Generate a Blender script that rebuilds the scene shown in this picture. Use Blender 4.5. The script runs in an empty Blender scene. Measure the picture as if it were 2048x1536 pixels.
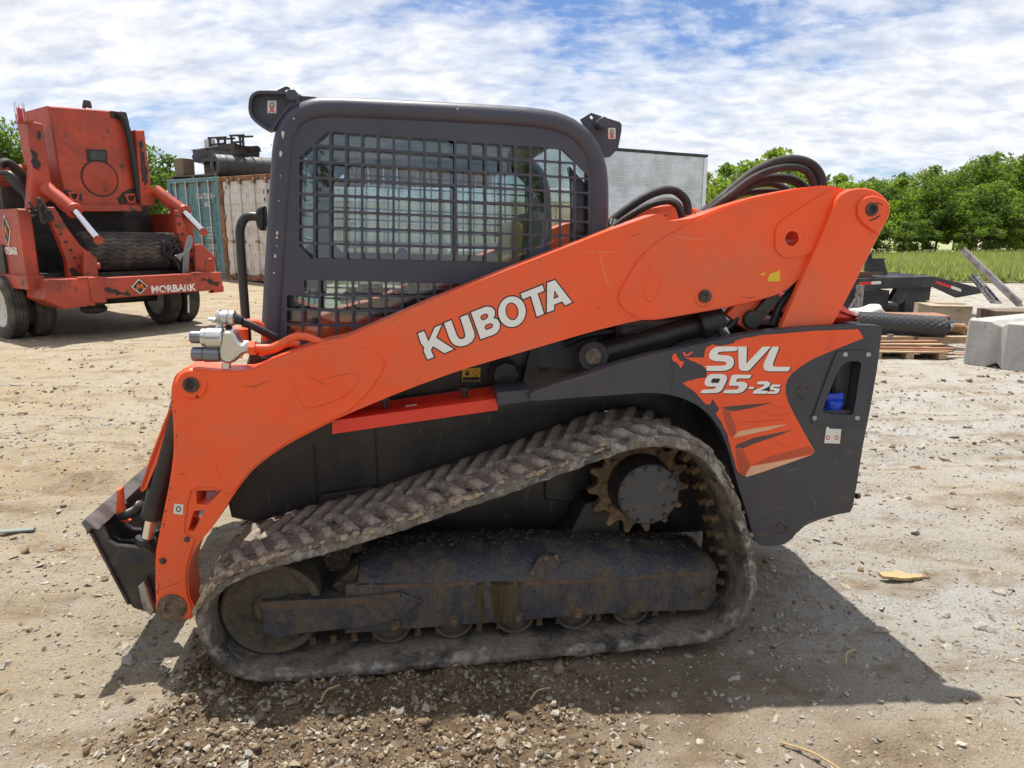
import bpy, bmesh, math, random
import numpy as np
from mathutils import Vector, Matrix
from mathutils.geometry import tessellate_polygon
random.seed(7); RNG = np.random.default_rng(7)
scene = bpy.context.scene
COL = scene.collection
R = math.radians
# ------------------------------------------------------------------ camera
F, CX, CY, H, YH = 1400.0, 1024.0, 768.0, 1.56, 475.0      # focal length in px of a 2048 px wide picture
PITCH = math.atan((CY - YH) / F)
cam = bpy.data.cameras.new('camera'); camo = bpy.data.objects.new('camera', cam); COL.objects.link(camo)
cam.sensor_width = 36.0; cam.lens = F / 2048 * 36; cam.clip_start = .05; cam.clip_end = 2000
camo.location = (0, 0, H); camo.rotation_euler = (math.pi / 2 - PITCH, 0, 0)
scene.camera = camo
# ------------------------------------------------------------------ sky and sun
SUN = Vector((-.15, .29, 1.0)).normalized()
SUN_EL = math.asin(SUN.z); SUN_ROT = math.atan2(SUN.x, SUN.y)
world = bpy.data.worlds.new('World'); scene.world = world; world.use_nodes = True
nt = world.node_tree; nt.nodes.clear()
def nd(t, kind, **kw):
    n = t.nodes.new(kind)
    for k, v in kw.items():
        if k in n.inputs.keys() if hasattr(n.inputs, 'keys') else False: n.inputs[k].default_value = v
        else: setattr(n, k, v)
    return n
out = nd(nt, 'ShaderNodeOutputWorld'); bg = nd(nt, 'ShaderNodeBackground')
sky = nd(nt, 'ShaderNodeTexSky', sky_type='NISHITA', sun_disc=False, sun_elevation=SUN_EL, sun_rotation=SUN_ROT,
         air_density=1.0, dust_density=.25, ozone_density=2.2, altitude=200)
tc = nd(nt, 'ShaderNodeTexCoord'); sep = nd(nt, 'ShaderNodeSeparateXYZ')
nt.links.new(tc.outputs['Generated'], sep.inputs[0])
def mth(t, op, a, b=None, clamp=False):
    n = t.nodes.new('ShaderNodeMath'); n.operation = op; n.use_clamp = clamp
    for i, x in enumerate((a, b)):
        if x is None: continue
        if isinstance(x, (int, float)): n.inputs[i].default_value = x
        else: t.links.new(x, n.inputs[i])
    return n.outputs[0]
zz = mth(nt, 'ADD', mth(nt, 'MAXIMUM', sep.outputs[2], 0.0), .30)
cxy = nd(nt, 'ShaderNodeCombineXYZ')
nt.links.new(mth(nt, 'DIVIDE', sep.outputs[0], zz), cxy.inputs[0])
nt.links.new(mth(nt, 'DIVIDE', sep.outputs[1], zz), cxy.inputs[1])
def noise(t, vec, scale, detail=6, rough=.55, dist=0.0, dim='3D'):
    n = t.nodes.new('ShaderNodeTexNoise'); n.noise_dimensions = dim
    n.inputs['Scale'].default_value = scale; n.inputs['Detail'].default_value = detail
    n.inputs['Roughness'].default_value = rough; n.inputs['Distortion'].default_value = dist
    if vec is not None: t.links.new(vec, n.inputs['Vector'])
    return n.outputs['Fac']
def ramp(t, fac, stops, interp='LINEAR'):
    n = t.nodes.new('ShaderNodeValToRGB'); n.color_ramp.interpolation = interp
    e = n.color_ramp.elements
    while len(e) < len(stops): e.new(.5)
    for i, (p, c) in enumerate(stops):
        e[i].position = p
        e[i].color = (c, c, c, 1) if isinstance(c, (int, float)) else (*c[:3], 1)
    t.links.new(fac, n.inputs[0]); return n.outputs[0]
def mixc(t, fac, a, b, blend='MIX'):
    n = t.nodes.new('ShaderNodeMix'); n.data_type = 'RGBA'; n.blend_type = blend
    for i, x in ((0, fac), (6, a), (7, b)):
        if isinstance(x, (int, float)): n.inputs[i].default_value = x
        elif isinstance(x, (tuple, list)): n.inputs[i].default_value = (*x[:3], 1)
        else: t.links.new(x, n.inputs[i])
    return n.outputs[2]
mp = nd(nt, 'ShaderNodeMapping'); mp.inputs['Rotation'].default_value = (0, 0, R(24)); mp.inputs['Scale'].default_value = (1.0, 1.5, 1)
mp.inputs['Location'].default_value = (3.2, 1.4, 0)
nt.links.new(cxy.outputs[0], mp.inputs[0])
n1 = noise(nt, mp.outputs[0], 1.0, 3, .5)
n2 = noise(nt, mp.outputs[0], 5.2, 9, .62, .3)
n3 = noise(nt, mp.outputs[0], 15.0, 6, .6, .2)
cov = mth(nt, 'ADD', mth(nt, 'ADD', mth(nt, 'MULTIPLY', n1, .95), mth(nt, 'MULTIPLY', n2, .52)), mth(nt, 'MULTIPLY', n3, .20))
cmask = ramp(nt, cov, ((.665, 0.0), (.78, .62), (.93, .97)))
shade = ramp(nt, noise(nt, mp.outputs[0], 7.5, 7, .6, .2), ((.36, (7.2, 7.6, 8.4)), (.6, (10.3, 10.4, 10.6))))
skyc = mixc(nt, 1.0, sky.outputs[0], (.86, .97, 1.2), 'MULTIPLY')
nt.links.new(mixc(nt, cmask, skyc, shade), bg.inputs[0])
bg.inputs[1].default_value = .076
nt.links.new(bg.outputs[0], out.inputs[0])
sl = bpy.data.lights.new('sun', 'SUN'); slo = bpy.data.objects.new('sun', sl); COL.objects.link(slo)
sl.energy = 5.0; sl.angle = R(.55); sl.color = (1.0, .95, .87)
slo.rotation_euler = SUN.to_track_quat('Z', 'Y').to_euler()
vs = scene.view_settings; vs.view_transform = 'Standard'; vs.look = 'None'; vs.exposure = .46; vs.gamma = 1.0
vs.use_curve_mapping = False
scene.cycles.use_denoising = True
scene.cycles.max_bounces = 8; scene.cycles.transparent_max_bounces = 24
# ------------------------------------------------------------------ picture geometry -> place geometry
FW = Vector((0, math.cos(PITCH), -math.sin(PITCH))); UP = Vector((0, math.sin(PITCH), math.cos(PITCH)))
EYE = Vector((0, 0, H))
def ray(u, v): return Vector((1, 0, 0)) * ((u - CX) / F) + FW + UP * (-(v - CY) / F)
def ground_pt(u, v, z=0.0):
    r = ray(u, v); return EYE + r * ((z - H) / r.z)
class Frame:
    """A thing's own axes: x along its face, y into its depth, z up."""
    def __init__(s, O, yaw):
        s.O = Vector(O); s.yaw = yaw
        s.ux = Vector((math.cos(yaw), math.sin(yaw), 0)); s.uy = Vector((-math.sin(yaw), math.cos(yaw), 0))
    def P(s, u, v, ly=0.0):
        r = ray(u, v); t = ((s.O - EYE).dot(s.uy) + ly) / r.dot(s.uy); p = EYE + r * t - s.O
        return (p.dot(s.ux), p.z)
    def Q(s, u, v, ly=0.0):
        x, z = s.P(u, v, ly); return Vector((x, ly, z))
    def L(s, pts, ly=0.0): return [s.P(u, v, ly) for u, v in pts]
    def W(s, p): p = Vector(p); return s.O + s.ux * p.x + s.uy * p.y + Vector((0, 0, p.z))
    def root(s, name, label, cat, group=None):
        o = bpy.data.objects.new(name, None); COL.objects.link(o); o.empty_display_size = .1
        o.location = s.O; o.rotation_euler = (0, 0, s.yaw); tag(o, label, cat, group); return o
def tag(o, label=None, cat=None, group=None, kind=None):
    if label: o['label'] = label
    if cat: o['category'] = cat
    if group: o['group'] = group
    if kind: o['kind'] = kind
    return o
# ------------------------------------------------------------------ mesh helpers
def area(p): return .5 * sum(p[i][0] * p[(i + 1) % len(p)][1] - p[(i + 1) % len(p)][0] * p[i][1] for i in range(len(p)))
def offset(p, d):
    """Grow (d>0) or shrink (d<0) a closed outline."""
    s = 1 if area(p) > 0 else -1; n = len(p); o = []
    for i in range(n):
        a, b, c = Vector(p[i - 1]), Vector(p[i]), Vector(p[(i + 1) % n])
        e1 = (b - a); e2 = (c - b)
        if e1.length < 1e-9 or e2.length < 1e-9: o.append(tuple(b)); continue
        e1.normalize(); e2.normalize()
        n1 = Vector((e1.y, -e1.x)) * s; n2 = Vector((e2.y, -e2.x)) * s
        m = n1 + n2
        if m.length < 1e-6: m = n1
        m.normalize(); k = max(.45, m.dot(n1)); q = b + m * (d / k); o.append((q.x, q.y))
    return o
def chaikin(p, it=1, r=.25, closed=True):
    for _ in range(it):
        q = []; n = len(p)
        for i in range(n if closed else n - 1):
            a, b = p[i], p[(i + 1) % n]
            q.append(tuple(a[k] * (1 - r) + b[k] * r for k in range(len(a))))
            q.append(tuple(a[k] * r + b[k] * (1 - r) for k in range(len(a))))
        if not closed: q = [p[0]] + q + [p[-1]]
        p = q
    return p
def catmull(pts, n=6, closed=False):
    pts = [Vector(p) for p in pts]; m = len(pts); o = []
    for i in range(m if closed else m - 1):
        if closed: a, b, c, d = pts[i - 1], pts[i], pts[(i + 1) % m], pts[(i + 2) % m]
        else: a, b, c, d = pts[max(i - 1, 0)], pts[i], pts[i + 1], pts[min(i + 2, m - 1)]
        for k in range(n):
            t = k / n
            o.append(.5 * ((2 * b) + (c - a) * t + (2 * a - 5 * b + 4 * c - d) * t * t + (3 * b - a - 3 * c + d) * t ** 3))
    if not closed: o.append(pts[-1])
    return o
def circ(cx, cz, r, n=20, rz=None, a0=0): return [(cx + r * math.cos(a0 + 2 * math.pi * i / n), cz + (rz or r) * math.sin(a0 + 2 * math.pi * i / n)) for i in range(n)]
def rough_edge(p, a=.8, n=5):
    q = []
    for i in range(len(p)):
        u, v = p[i], p[(i + 1) % len(p)]
        for k in range(n):
            t = k / n; q.append((u[0] + (v[0] - u[0]) * t + random.uniform(-a, a) * (k > 0), u[1] + (v[1] - u[1]) * t + random.uniform(-a, a) * (k > 0)))
    return q
class MB:
    def __init__(s): s.v = []; s.f = []
    def add(s, vs, fs):
        b = len(s.v); s.v += [tuple(x) for x in vs]; s.f += [tuple(b + i for i in f) for f in fs]; return s
    def prism(s, o, y0, y1, holes=(), bev=0.0):
        o = list(o)
        if area(o) < 0: o.reverse()
        rings = [(o, y0), (o, y1)] if bev <= 0 else [(offset(o, -bev), y0), (o, y0 + bev), (o, y1 - bev), (offset(o, -bev), y1)]
        n = len(o); vs = []; fs = []
        for p, y in rings: vs += [(x, y, z) for x, z in p]
        for k in range(len(rings) - 1):
            for i in range(n):
                j = (i + 1) % n; fs.append((k * n + i, k * n + j, (k + 1) * n + j, (k + 1) * n + i))
        hb = []
        for h in holes:
            h = list(h)
            if area(h) > 0: h.reverse()
            b0 = len(vs); vs += [(x, y0, z) for x, z in h] + [(x, y1, z) for x, z in h]; m = len(h); hb.append((b0, m, h))
            for i in range(m):
                j = (i + 1) % m; fs.append((b0 + i, b0 + j, b0 + m + j, b0 + m + i))
        for front in (True, False):
            ro, base = (rings[0][0], 0) if front else (rings[-1][0], (len(rings) - 1) * n)
            if not hb:
                fs.append(tuple(range(base, base + n)) if front else tuple(reversed(range(base, base + n)))); continue
            loops = [[Vector((x, z, 0)) for x, z in ro]] + [[Vector((x, z, 0)) for x, z in h] for _, _, h in hb]
            ids = list(range(base, base + n))
            for b0, m, h in hb: ids += [b0 + (0 if front else m) + i for i in range(m)]
            for t in tessellate_polygon(loops): fs.append(tuple(ids[i] for i in t))
        return s.add(vs, fs)
    def box(s, x0, x1, y0, y1, z0, z1, bev=0.0):
        return s.prism([(x0, z0), (x1, z0), (x1, z1), (x0, z1)], y0, y1, bev=bev)
    def cyl(s, p0, p1, r0, r1=None, n=20, cap=True, bev=0.0):
        r1 = r0 if r1 is None else r1; p0, p1 = Vector(p0), Vector(p1)
        L = (p1 - p0).length
        prof = [(0, r0), (L, r1)] if bev <= 0 else [(0, r0 - bev), (bev, r0), (L - bev, r1), (L, r1 - bev)]
        return s.lathe(p0, p1 - p0, prof, n, cap)
    def lathe(s, c, axis, prof, n=20, cap=True):
        c = Vector(c); ax = Vector(axis).normalized(); e = ax.orthogonal().normalized(); g = ax.cross(e)
        vs = []; fs = []
        for t, r in prof:
            for i in range(n):
                a = 2 * math.pi * i / n; vs.append(c + ax * t + (e * math.cos(a) + g * math.sin(a)) * r)
        for k in range(len(prof) - 1):
            for i in range(n):
                j = (i + 1) % n; fs.append((k * n + i, k * n + j, (k + 1) * n + j, (k + 1) * n + i))
        if cap: fs += [tuple(reversed(range(n))), tuple(range((len(prof) - 1) * n, len(prof) * n))]
        return s.add(vs, fs)
    def tube(s, pts, r, n=10, sub=6, cap=True, rib=0):
        P = catmull(pts, sub) if sub else [Vector(p) for p in pts]
        vs = []; fs = []; e = None
        for i, p in enumerate(P):
            t = (P[min(i + 1, len(P) - 1)] - P[max(i - 1, 0)]).normalized()
            e = (t.orthogonal() if e is None else e - t * e.dot(t)).normalized(); g = t.cross(e)
            rr = r * (1 + (rib if i % 2 else 0))
            for k in range(n):
                a = 2 * math.pi * k / n; vs.append(p + (e * math.cos(a) + g * math.sin(a)) * rr)
        for i in range(len(P) - 1):
            for k in range(n):
                j = (k + 1) % n; fs.append((i * n + k, i * n + j, (i + 1) * n + j, (i + 1) * n + k))
        if cap: fs += [tuple(reversed(range(n))), tuple(range((len(P) - 1) * n, len(P) * n))]
        return s.add(vs, fs)
    def beam(s, p0, p1, w, h, up=(0, 0, 1)):
        p0, p1 = Vector(p0), Vector(p1); t = (p1 - p0).normalized(); up = (0, 1, 0) if abs(t.dot(Vector(up))) > .98 else up; sd = t.cross(Vector(up)).normalized(); u = sd.cross(t)
        vs = [p + sd * (a * w / 2) + u * (b * h / 2) for p in (p0, p1) for a, b in ((-1, -1), (1, -1), (1, 1), (-1, 1))]
        return s.add(vs, [(0, 1, 2, 3), (7, 6, 5, 4), (0, 4, 5, 1), (1, 5, 6, 2), (2, 6, 7, 3), (3, 7, 4, 0)])
    def mesh(s, name, mat, sharp=32):
        me = bpy.data.meshes.new(name); me.from_pydata(s.v, [], s.f)
        bm = bmesh.new(); bm.from_mesh(me); bmesh.ops.recalc_face_normals(bm, faces=bm.faces); bm.to_mesh(me); bm.free()
        me.polygons.foreach_set('use_smooth', [True] * len(me.polygons)); me.set_sharp_from_angle(angle=R(sharp))
        if mat: me.materials.append(mat)
        return me
    def build(s, name, mat, parent=None, sharp=32):
        return link(name, s.mesh(name, mat, sharp), parent)
def link(name, me, parent=None):
    o = bpy.data.objects.new(name, me); COL.objects.link(o)
    if parent is not None: o.parent = parent
    return o
def inst(me, name, parent, mw):
    o = link(name, me, parent); o.matrix_local = mw; return o
def mirror(objs, W, parent=None):
    r = []
    for o in objs:
        c = o.copy(); COL.objects.link(c); c.scale = (1, -1, 1); c.location = (0, W, 0); r.append(c)
    return r
# ------------------------------------------------------------------ materials
MATS = {}
def mat(name, col, rough=.5, metal=0.0, col2=None, sc2=6, lo=.45, hi=.6, col3=None, sc3=20, lo3=.55, hi3=.65, bump=0.0, bsc=60, coat=0.0, var=.12, stretch=None, spec=.5, rough2=None):
    m = bpy.data.materials.new(name); m.use_nodes = True; t = m.node_tree; t.nodes.clear()
    o = t.nodes.new('ShaderNodeOutputMaterial'); p = t.nodes.new('ShaderNodeBsdfPrincipled')
    c = t.nodes.new('ShaderNodeTexCoord'); vec = c.outputs['Object']
    if stretch:
        mp = t.nodes.new('ShaderNodeMapping'); mp.inputs['Scale'].default_value = stretch; t.links.new(vec, mp.inputs[0]); vec = mp.outputs[0]
    v = ramp(t, noise(t, c.outputs['Object'], 2.3, 5), ((.3, 1 - var), (.7, 1 + var)))
    base = mixc(t, 1.0, col, v, 'MULTIPLY'); ro = None
    if col2:
        f = ramp(t, noise(t, vec, sc2, 9, .62, .2), ((lo, 0.0), (hi, 1.0))); base = mixc(t, f, base, col2)
        if rough2 is not None: ro = ramp(t, f, ((0, rough), (1, rough2)))
    if col3:
        f3 = ramp(t, noise(t, vec, sc3, 8, .65, .1), ((lo3, 0.0), (hi3, 1.0))); base = mixc(t, f3, base, col3)
    t.links.new(base, p.inputs['Base Color'])
    p.inputs['Roughness'].default_value = rough; p.inputs['Metallic'].default_value = metal
    p.inputs['Coat Weight'].default_value = coat; p.inputs['Coat Roughness'].default_value = .15
    p.inputs['Specular IOR Level'].default_value = spec
    if ro is None: ro = ramp(t, noise(t, c.outputs['Object'], 14, 6), ((.3, max(.02, rough - .07)), (.7, min(1, rough + .1))))
    t.links.new(ro, p.inputs['Roughness'])
    if bump:
        b = t.nodes.new('ShaderNodeBump'); b.inputs['Strength'].default_value = 1.0; b.inputs['Distance'].default_value = bump
        t.links.new(noise(t, vec, bsc, 7, .6), b.inputs['Height']); t.links.new(b.outputs[0], p.inputs['Normal'])
    t.links.new(p.outputs[0], o.inputs[0]); MATS[name] = m; return m
ORANGE = mat('orange_paint', (.90, .098, .017), .42, col2=(.60, .15, .07), sc2=2.6, lo=.42, hi=.80, col3=(.10, .045, .03), sc3=34, lo3=.69, hi3=.73, coat=.12, var=.07, bump=.0006, bsc=25)
RED = mat('red_paint', (.72, .045, .022), .38, col3=(.12, .04, .03), sc3=30, lo3=.7, hi3=.74, var=.06)
CABGREY = mat('grey_cab_paint', (.050, .053, .078), .40, col2=(.060, .062, .084), sc2=4, col3=(.16, .14, .12), sc3=26, lo3=.72, hi3=.78, bump=.0004, bsc=350, var=.07)
CHIP = mat('bare_chips', (.62, .58, .50), .6)
PANELGREY = mat('grey_panel_plastic', (.040, .042, .055), .46, col2=(.052, .051, .056), sc2=5, col3=(.13, .11, .095), sc3=22, lo3=.67, hi3=.76, var=.08, bump=.0005, bsc=200)
BLACK = mat('black_paint', (.018, .018, .021), .42, col2=(.035, .031, .028), sc2=7, col3=(.09, .075, .06), sc3=25, lo3=.68, hi3=.8)
CHASSIS = mat('chassis_black', (.022, .023, .027), .42, col2=(.055, .048, .040), sc2=4, lo=.45, hi=.72, col3=(.13, .105, .08), sc3=26, lo3=.60, hi3=.75, stretch=(1, 1, .35))
HOSE = mat('hose_black', (.014, .014, .016), .5, bump=.001, bsc=120)
HOSEW = mat('hose_sleeve', (.022, .020, .022), .72, col2=(.045, .03, .028), sc2=8, bump=.003, bsc=40)
STEEL = mat('zinc_steel', (.62, .62, .60), .27, .9, col3=(.16, .14, .12), sc3=30, lo3=.62, hi3=.72, var=.1)
DSTEEL = mat('dark_coupling_steel', (.22, .23, .26), .33, .85, col3=(.12, .08, .06), sc3=24, lo3=.6, hi3=.75)
CHROME = mat('chrome_rod', (.78, .78, .8), .08, 1.0, var=.02)
PIN = mat('pin_steel', (.045, .042, .040), .42, .6, col2=(.12, .09, .07), sc2=30)
WORN = mat('worn_pin_steel', (.17, .13, .10), .5, .5, col2=(.10, .08, .065), sc2=40, col3=(.28, .2, .13), sc3=50)
COUPLER = mat('coupler_steel', (.042, .039, .038), .40, .3, col2=(.14, .12, .11), sc2=7, lo=.5, hi=.75, col3=(.17, .09, .05), sc3=12, lo3=.62, hi3=.75)
BRIGHT = mat('worn_bright_steel', (.34, .33, .33), .36, .75, col2=(.12, .11, .11), sc2=14)
WHITE = mat('white_decal', (.82, .82, .79), .5, col3=(.35, .32, .27), sc3=30, lo3=.68, hi3=.75, var=.05)
KEYLINE = mat('decal_keyline', (.020, .018, .020), .55)
DECALO = mat('decal_orange', (.84, .095, .020), .45, col2=(.55, .07, .02), sc2=6, lo=.55, hi=.8, col3=(.06, .05, .05), sc3=34, lo3=.70, hi3=.73, var=.05)
DECALD = mat('decal_dark', (.090, .052, .050), .5)
DECALM = mat('decal_mid', (.47, .072, .028), .5)
DECALP = mat('decal_peach', (.72, .40, .24), .5)
PAPER = mat('sticker_paper', (.70, .69, .64), .55, col3=(.3, .27, .22), sc3=120, lo3=.62, hi3=.7)
YELLOW = mat('sticker_yellow', (.70, .50, .03), .5)
STRED = mat('sticker_red', (.62, .02, .04), .5)
BLUE = mat('blue_cap', (.010, .055, .52), .35, var=.05)
SEAT = mat('seat_grey', (.20, .21, .21), .7); SEATY = mat('seat_tan', (.62, .40, .15), .6)
def glassmat():
    m = bpy.data.materials.new('cab_glass'); m.use_nodes = True; t = m.node_tree; t.nodes.clear()
    o = t.nodes.new('ShaderNodeOutputMaterial'); tr = t.nodes.new('ShaderNodeBsdfTransparent'); tr.inputs[0].default_value = (.83, .92, .95, 1)
    gl = t.nodes.new('ShaderNodeBsdfGlossy'); gl.inputs[0].default_value = (.9, .95, 1, 1); gl.inputs[1].default_value = .015
    df = t.nodes.new('ShaderNodeBsdfDiffuse'); df.inputs[0].default_value = (.5, .47, .42, 1)
    fr = t.nodes.new('ShaderNodeFresnel'); fr.inputs[0].default_value = 1.6
    mx = t.nodes.new('ShaderNodeMixShader'); t.links.new(mth(t, 'MULTIPLY', fr.outputs[0], 1.15, True), mx.inputs[0]); t.links.new(tr.outputs[0], mx.inputs[1]); t.links.new(gl.outputs[0], mx.inputs[2])
    m2 = t.nodes.new('ShaderNodeMixShader'); c = t.nodes.new('ShaderNodeTexCoord')
    t.links.new(ramp(t, noise(t, c.outputs['Object'], 7, 8, .7), ((.45, .01), (.75, .07))), m2.inputs[0])
    t.links.new(mx.outputs[0], m2.inputs[1]); t.links.new(df.outputs[0], m2.inputs[2]); t.links.new(m2.outputs[0], o.inputs[0]); return m
GLASS = glassmat()
def mudmat(name, dark, mud, dry, a=.42, b=.58, c=.6, d=.68, stretch=None, edge=None, sc=9.0, wet=.45):
    """Rubber or steel under caked soil; 'edge' adds dried pale soil towards the outer rim (object y = 0)."""
    m = bpy.data.materials.new(name); m.use_nodes = True; t = m.node_tree; t.nodes.clear()
    o = t.nodes.new('ShaderNodeOutputMaterial'); p = t.nodes.new('ShaderNodeBsdfPrincipled'); tc = t.nodes.new('ShaderNodeTexCoord'); vec = tc.outputs['Object']
    if stretch:
        mp = t.nodes.new('ShaderNodeMapping'); mp.inputs['Scale'].default_value = stretch; t.links.new(vec, mp.inputs[0]); vec = mp.outputs[0]
    f1 = ramp(t, noise(t, vec, sc, 9, .65, .3), ((a, 0.0), (b, 1.0)))
    nz = noise(t, vec, sc * 1.7, 9, .65, .2)
    if edge:
        s = t.nodes.new('ShaderNodeSeparateXYZ'); t.links.new(tc.outputs['Object'], s.inputs[0])
        nz = mth(t, 'ADD', nz, mth(t, 'MULTIPLY', mth(t, 'SUBTRACT', edge, s.outputs[1]), 2.0, False))
    f2 = ramp(t, nz, ((c, 0.0), (d, 1.0)))
    base = mixc(t, f2, mixc(t, f1, dark, mud), dry)
    base = mixc(t, 1.0, base, ramp(t, noise(t, vec, 55, 4), ((.3, .72), (.7, 1.25))), 'MULTIPLY')
    t.links.new(base, p.inputs['Base Color'])
    t.links.new(ramp(t, f1, ((0, wet), (1, .9))), p.inputs['Roughness'])
    bp = t.nodes.new('ShaderNodeBump'); bp.inputs['Distance'].default_value = .006; t.links.new(noise(t, vec, 70, 6, .65), bp.inputs['Height']); t.links.new(bp.outputs[0], p.inputs['Normal'])
    t.links.new(p.outputs[0], o.inputs[0]); return m
TRACK = mudmat('muddy_track_rubber', (.042, .039, .037), (.165, .138, .110), (.31, .285, .25), .36, .54, .55, .66, edge=.032)
LUG = mudmat('muddy_lug_rubber', (.12, .107, .094), (.29, .245, .195), (.48, .40, .285), .36, .52, .58, .70, edge=.085, sc=16)
UNDER = mudmat('undercarriage_paint', (.046, .049, .061), (.105, .082, .060), (.17, .10, .062), .43, .62, .62, .74, stretch=(1.2, 1.2, .55), wet=.30, sc=9)
UNDER2 = mudmat('undercarriage_oily', (.022, .021, .018), (.062, .050, .032), (.16, .12, .08), .40, .6, .66, .8, wet=.3)
RUSTGEAR = mudmat('rusty_gear_steel', (.075, .055, .045), (.16, .105, .060), (.27, .18, .10), .40, .58, .55, .7)
HUBM = mat('hub_paint', (.055, .058, .066), .38, .2, col3=(.14, .11, .085), sc3=18, lo3=.62, hi3=.74)
# ------------------------------------------------------------------ ground
_tab = RNG.random((256, 256))
def vnoise(x, y):
    xi = np.floor(x).astype(int); yi = np.floor(y).astype(int); fx = x - xi; fy = y - yi
    fx = fx * fx * (3 - 2 * fx); fy = fy * fy * (3 - 2 * fy)
    a = _tab[xi & 255, yi & 255]; b = _tab[(xi + 1) & 255, yi & 255]; c = _tab[xi & 255, (yi + 1) & 255]; d = _tab[(xi + 1) & 255, (yi + 1) & 255]
    return (a * (1 - fx) + b * fx) * (1 - fy) + (c * (1 - fx) + d * fx) * fy
def fbm(x, y, o=4):
    s = 0; k = 1.0; w = 0
    for i in range(o): s = s + k * vnoise(x * 2 ** i + 17.3 * i, y * 2 ** i + 5.1 * i); w += k; k *= .55
    return s / w
def sstep(a, b, x): t = np.clip((x - a) / (b - a), 0, 1); return t * t * (3 - 2 * t)
YAW = R(8.0)
LO = ground_pt(850, 1347); LO.z = 0
LF = Frame(LO, YAW)
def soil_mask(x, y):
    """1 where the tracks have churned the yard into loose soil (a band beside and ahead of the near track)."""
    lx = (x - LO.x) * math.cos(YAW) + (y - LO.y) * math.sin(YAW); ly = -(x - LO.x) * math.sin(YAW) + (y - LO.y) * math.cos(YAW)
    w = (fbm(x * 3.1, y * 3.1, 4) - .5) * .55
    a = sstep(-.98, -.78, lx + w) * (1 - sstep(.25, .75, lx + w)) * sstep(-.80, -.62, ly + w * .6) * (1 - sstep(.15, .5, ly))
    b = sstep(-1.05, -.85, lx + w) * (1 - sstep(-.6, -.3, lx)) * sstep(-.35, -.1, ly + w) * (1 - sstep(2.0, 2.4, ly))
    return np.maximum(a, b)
def height(x, y):
    x = np.asarray(x, float); y = np.asarray(y, float)
    z = .50 * sstep(12, 24, y) - .02
    z = z + (fbm(x * .35, y * .35, 3) - .5) * .10 * sstep(3.2, 8, y)
    rut = (fbm(x * .9 + 3, y * 3.3, 4) - .5) * .085 + (fbm(x * 6, y * 7, 4) - .5) * .022
    rut *= sstep(.2, 1.2, np.abs(y - 2.4)) * .6 + .4
    near = 1 - sstep(9, 16, y)
    for (y0, sl_, w_, d_) in ((4.55, .10, .16, .030), (5.05, .10, .16, .026), (6.6, -.06, .2, .035), (7.6, -.06, .2, .03), (3.75, -.22, .13, .02)):
        q = y - y0 - sl_ * x - .25 * (fbm(x * .6 + y0, y * 0 + y0, 2) - .5); rut = rut - d_ * np.exp(-(q / w_) ** 2) * (.6 + .8 * fbm(x * 4, y * 4, 2)) + .6 * d_ * np.exp(-((np.abs(q) - w_ * 1.5) / (w_ * .5)) ** 2)
    z = z + rut * near
    s = soil_mask(x, y)
    z = z + s * (.016 + (fbm(x * 10, y * 10, 5) - .42) * .115)
    z = z + (fbm(x * 30, y * 30, 3) - .5) * .010 * near
    return z
def axis(lo, hi, f0, f1, step, grow=1.07):
    a = list(np.arange(f0, f1, step)); s = step
    while a[-1] < hi: s *= grow; a.append(a[-1] + s)
    s = step
    while a[0] > lo: s *= grow; a.insert(0, a[0] - s)
    return np.array(a)
gx = axis(-340, 340, -2.9, 3.4, .019); gy = axis(-60, 420, .95, 4.3, .017)
GX, GY = np.meshgrid(gx, gy); GZ = height(GX, GY)
nx, ny = len(gx), len(gy)
def fast_mesh(name, co, faces, mat, smooth=True, attr=None):
    me = bpy.data.meshes.new(name); co = np.ascontiguousarray(co, dtype=np.float32); faces = np.ascontiguousarray(faces, dtype=np.int32)
    k = faces.shape[1]; me.vertices.add(len(co)); me.vertices.foreach_set('co', co.ravel())
    me.loops.add(faces.size); me.loops.foreach_set('vertex_index', faces.ravel())
    me.polygons.add(len(faces)); me.polygons.foreach_set('loop_start', np.arange(0, faces.size, k, dtype=np.int32))
    if attr is not None:
        at = me.attributes.new('tone', 'FLOAT', 'POINT'); at.data.foreach_set('value', np.ascontiguousarray(attr, dtype=np.float32))
    me.update(calc_edges=True); me.validate()
    me.polygons.foreach_set('use_smooth', np.full(len(me.polygons), smooth))
    if mat: me.materials.append(mat)
    return me
SOIL_SHADE = lambda x, y: np.maximum(soil_mask(x, y), .75 * sstep(-1.3, -.7, x + (fbm(x * 2, y * 2) - .5)) * (1 - sstep(.9, 1.7, x + 1.6 * (fbm(x * 2.3, y * 2.3) - .5))) * sstep(1.72, 2.0, y + .5 * (fbm(x * 4, y * 4) - .5)) * (1 - sstep(4.2, 4.8, y)) * (.35 + .65 * sstep(.35, .6, fbm(x * 3.5 + 9, y * 3.5))))  # churned soil, plus a wider soil tint deepening the loader's shadow in the colour
idx = np.arange(nx * ny).reshape(ny, nx)
gf = np.stack([idx[:-1, :-1], idx[:-1, 1:], idx[1:, 1:], idx[1:, :-1]], -1).reshape(-1, 4)
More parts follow.
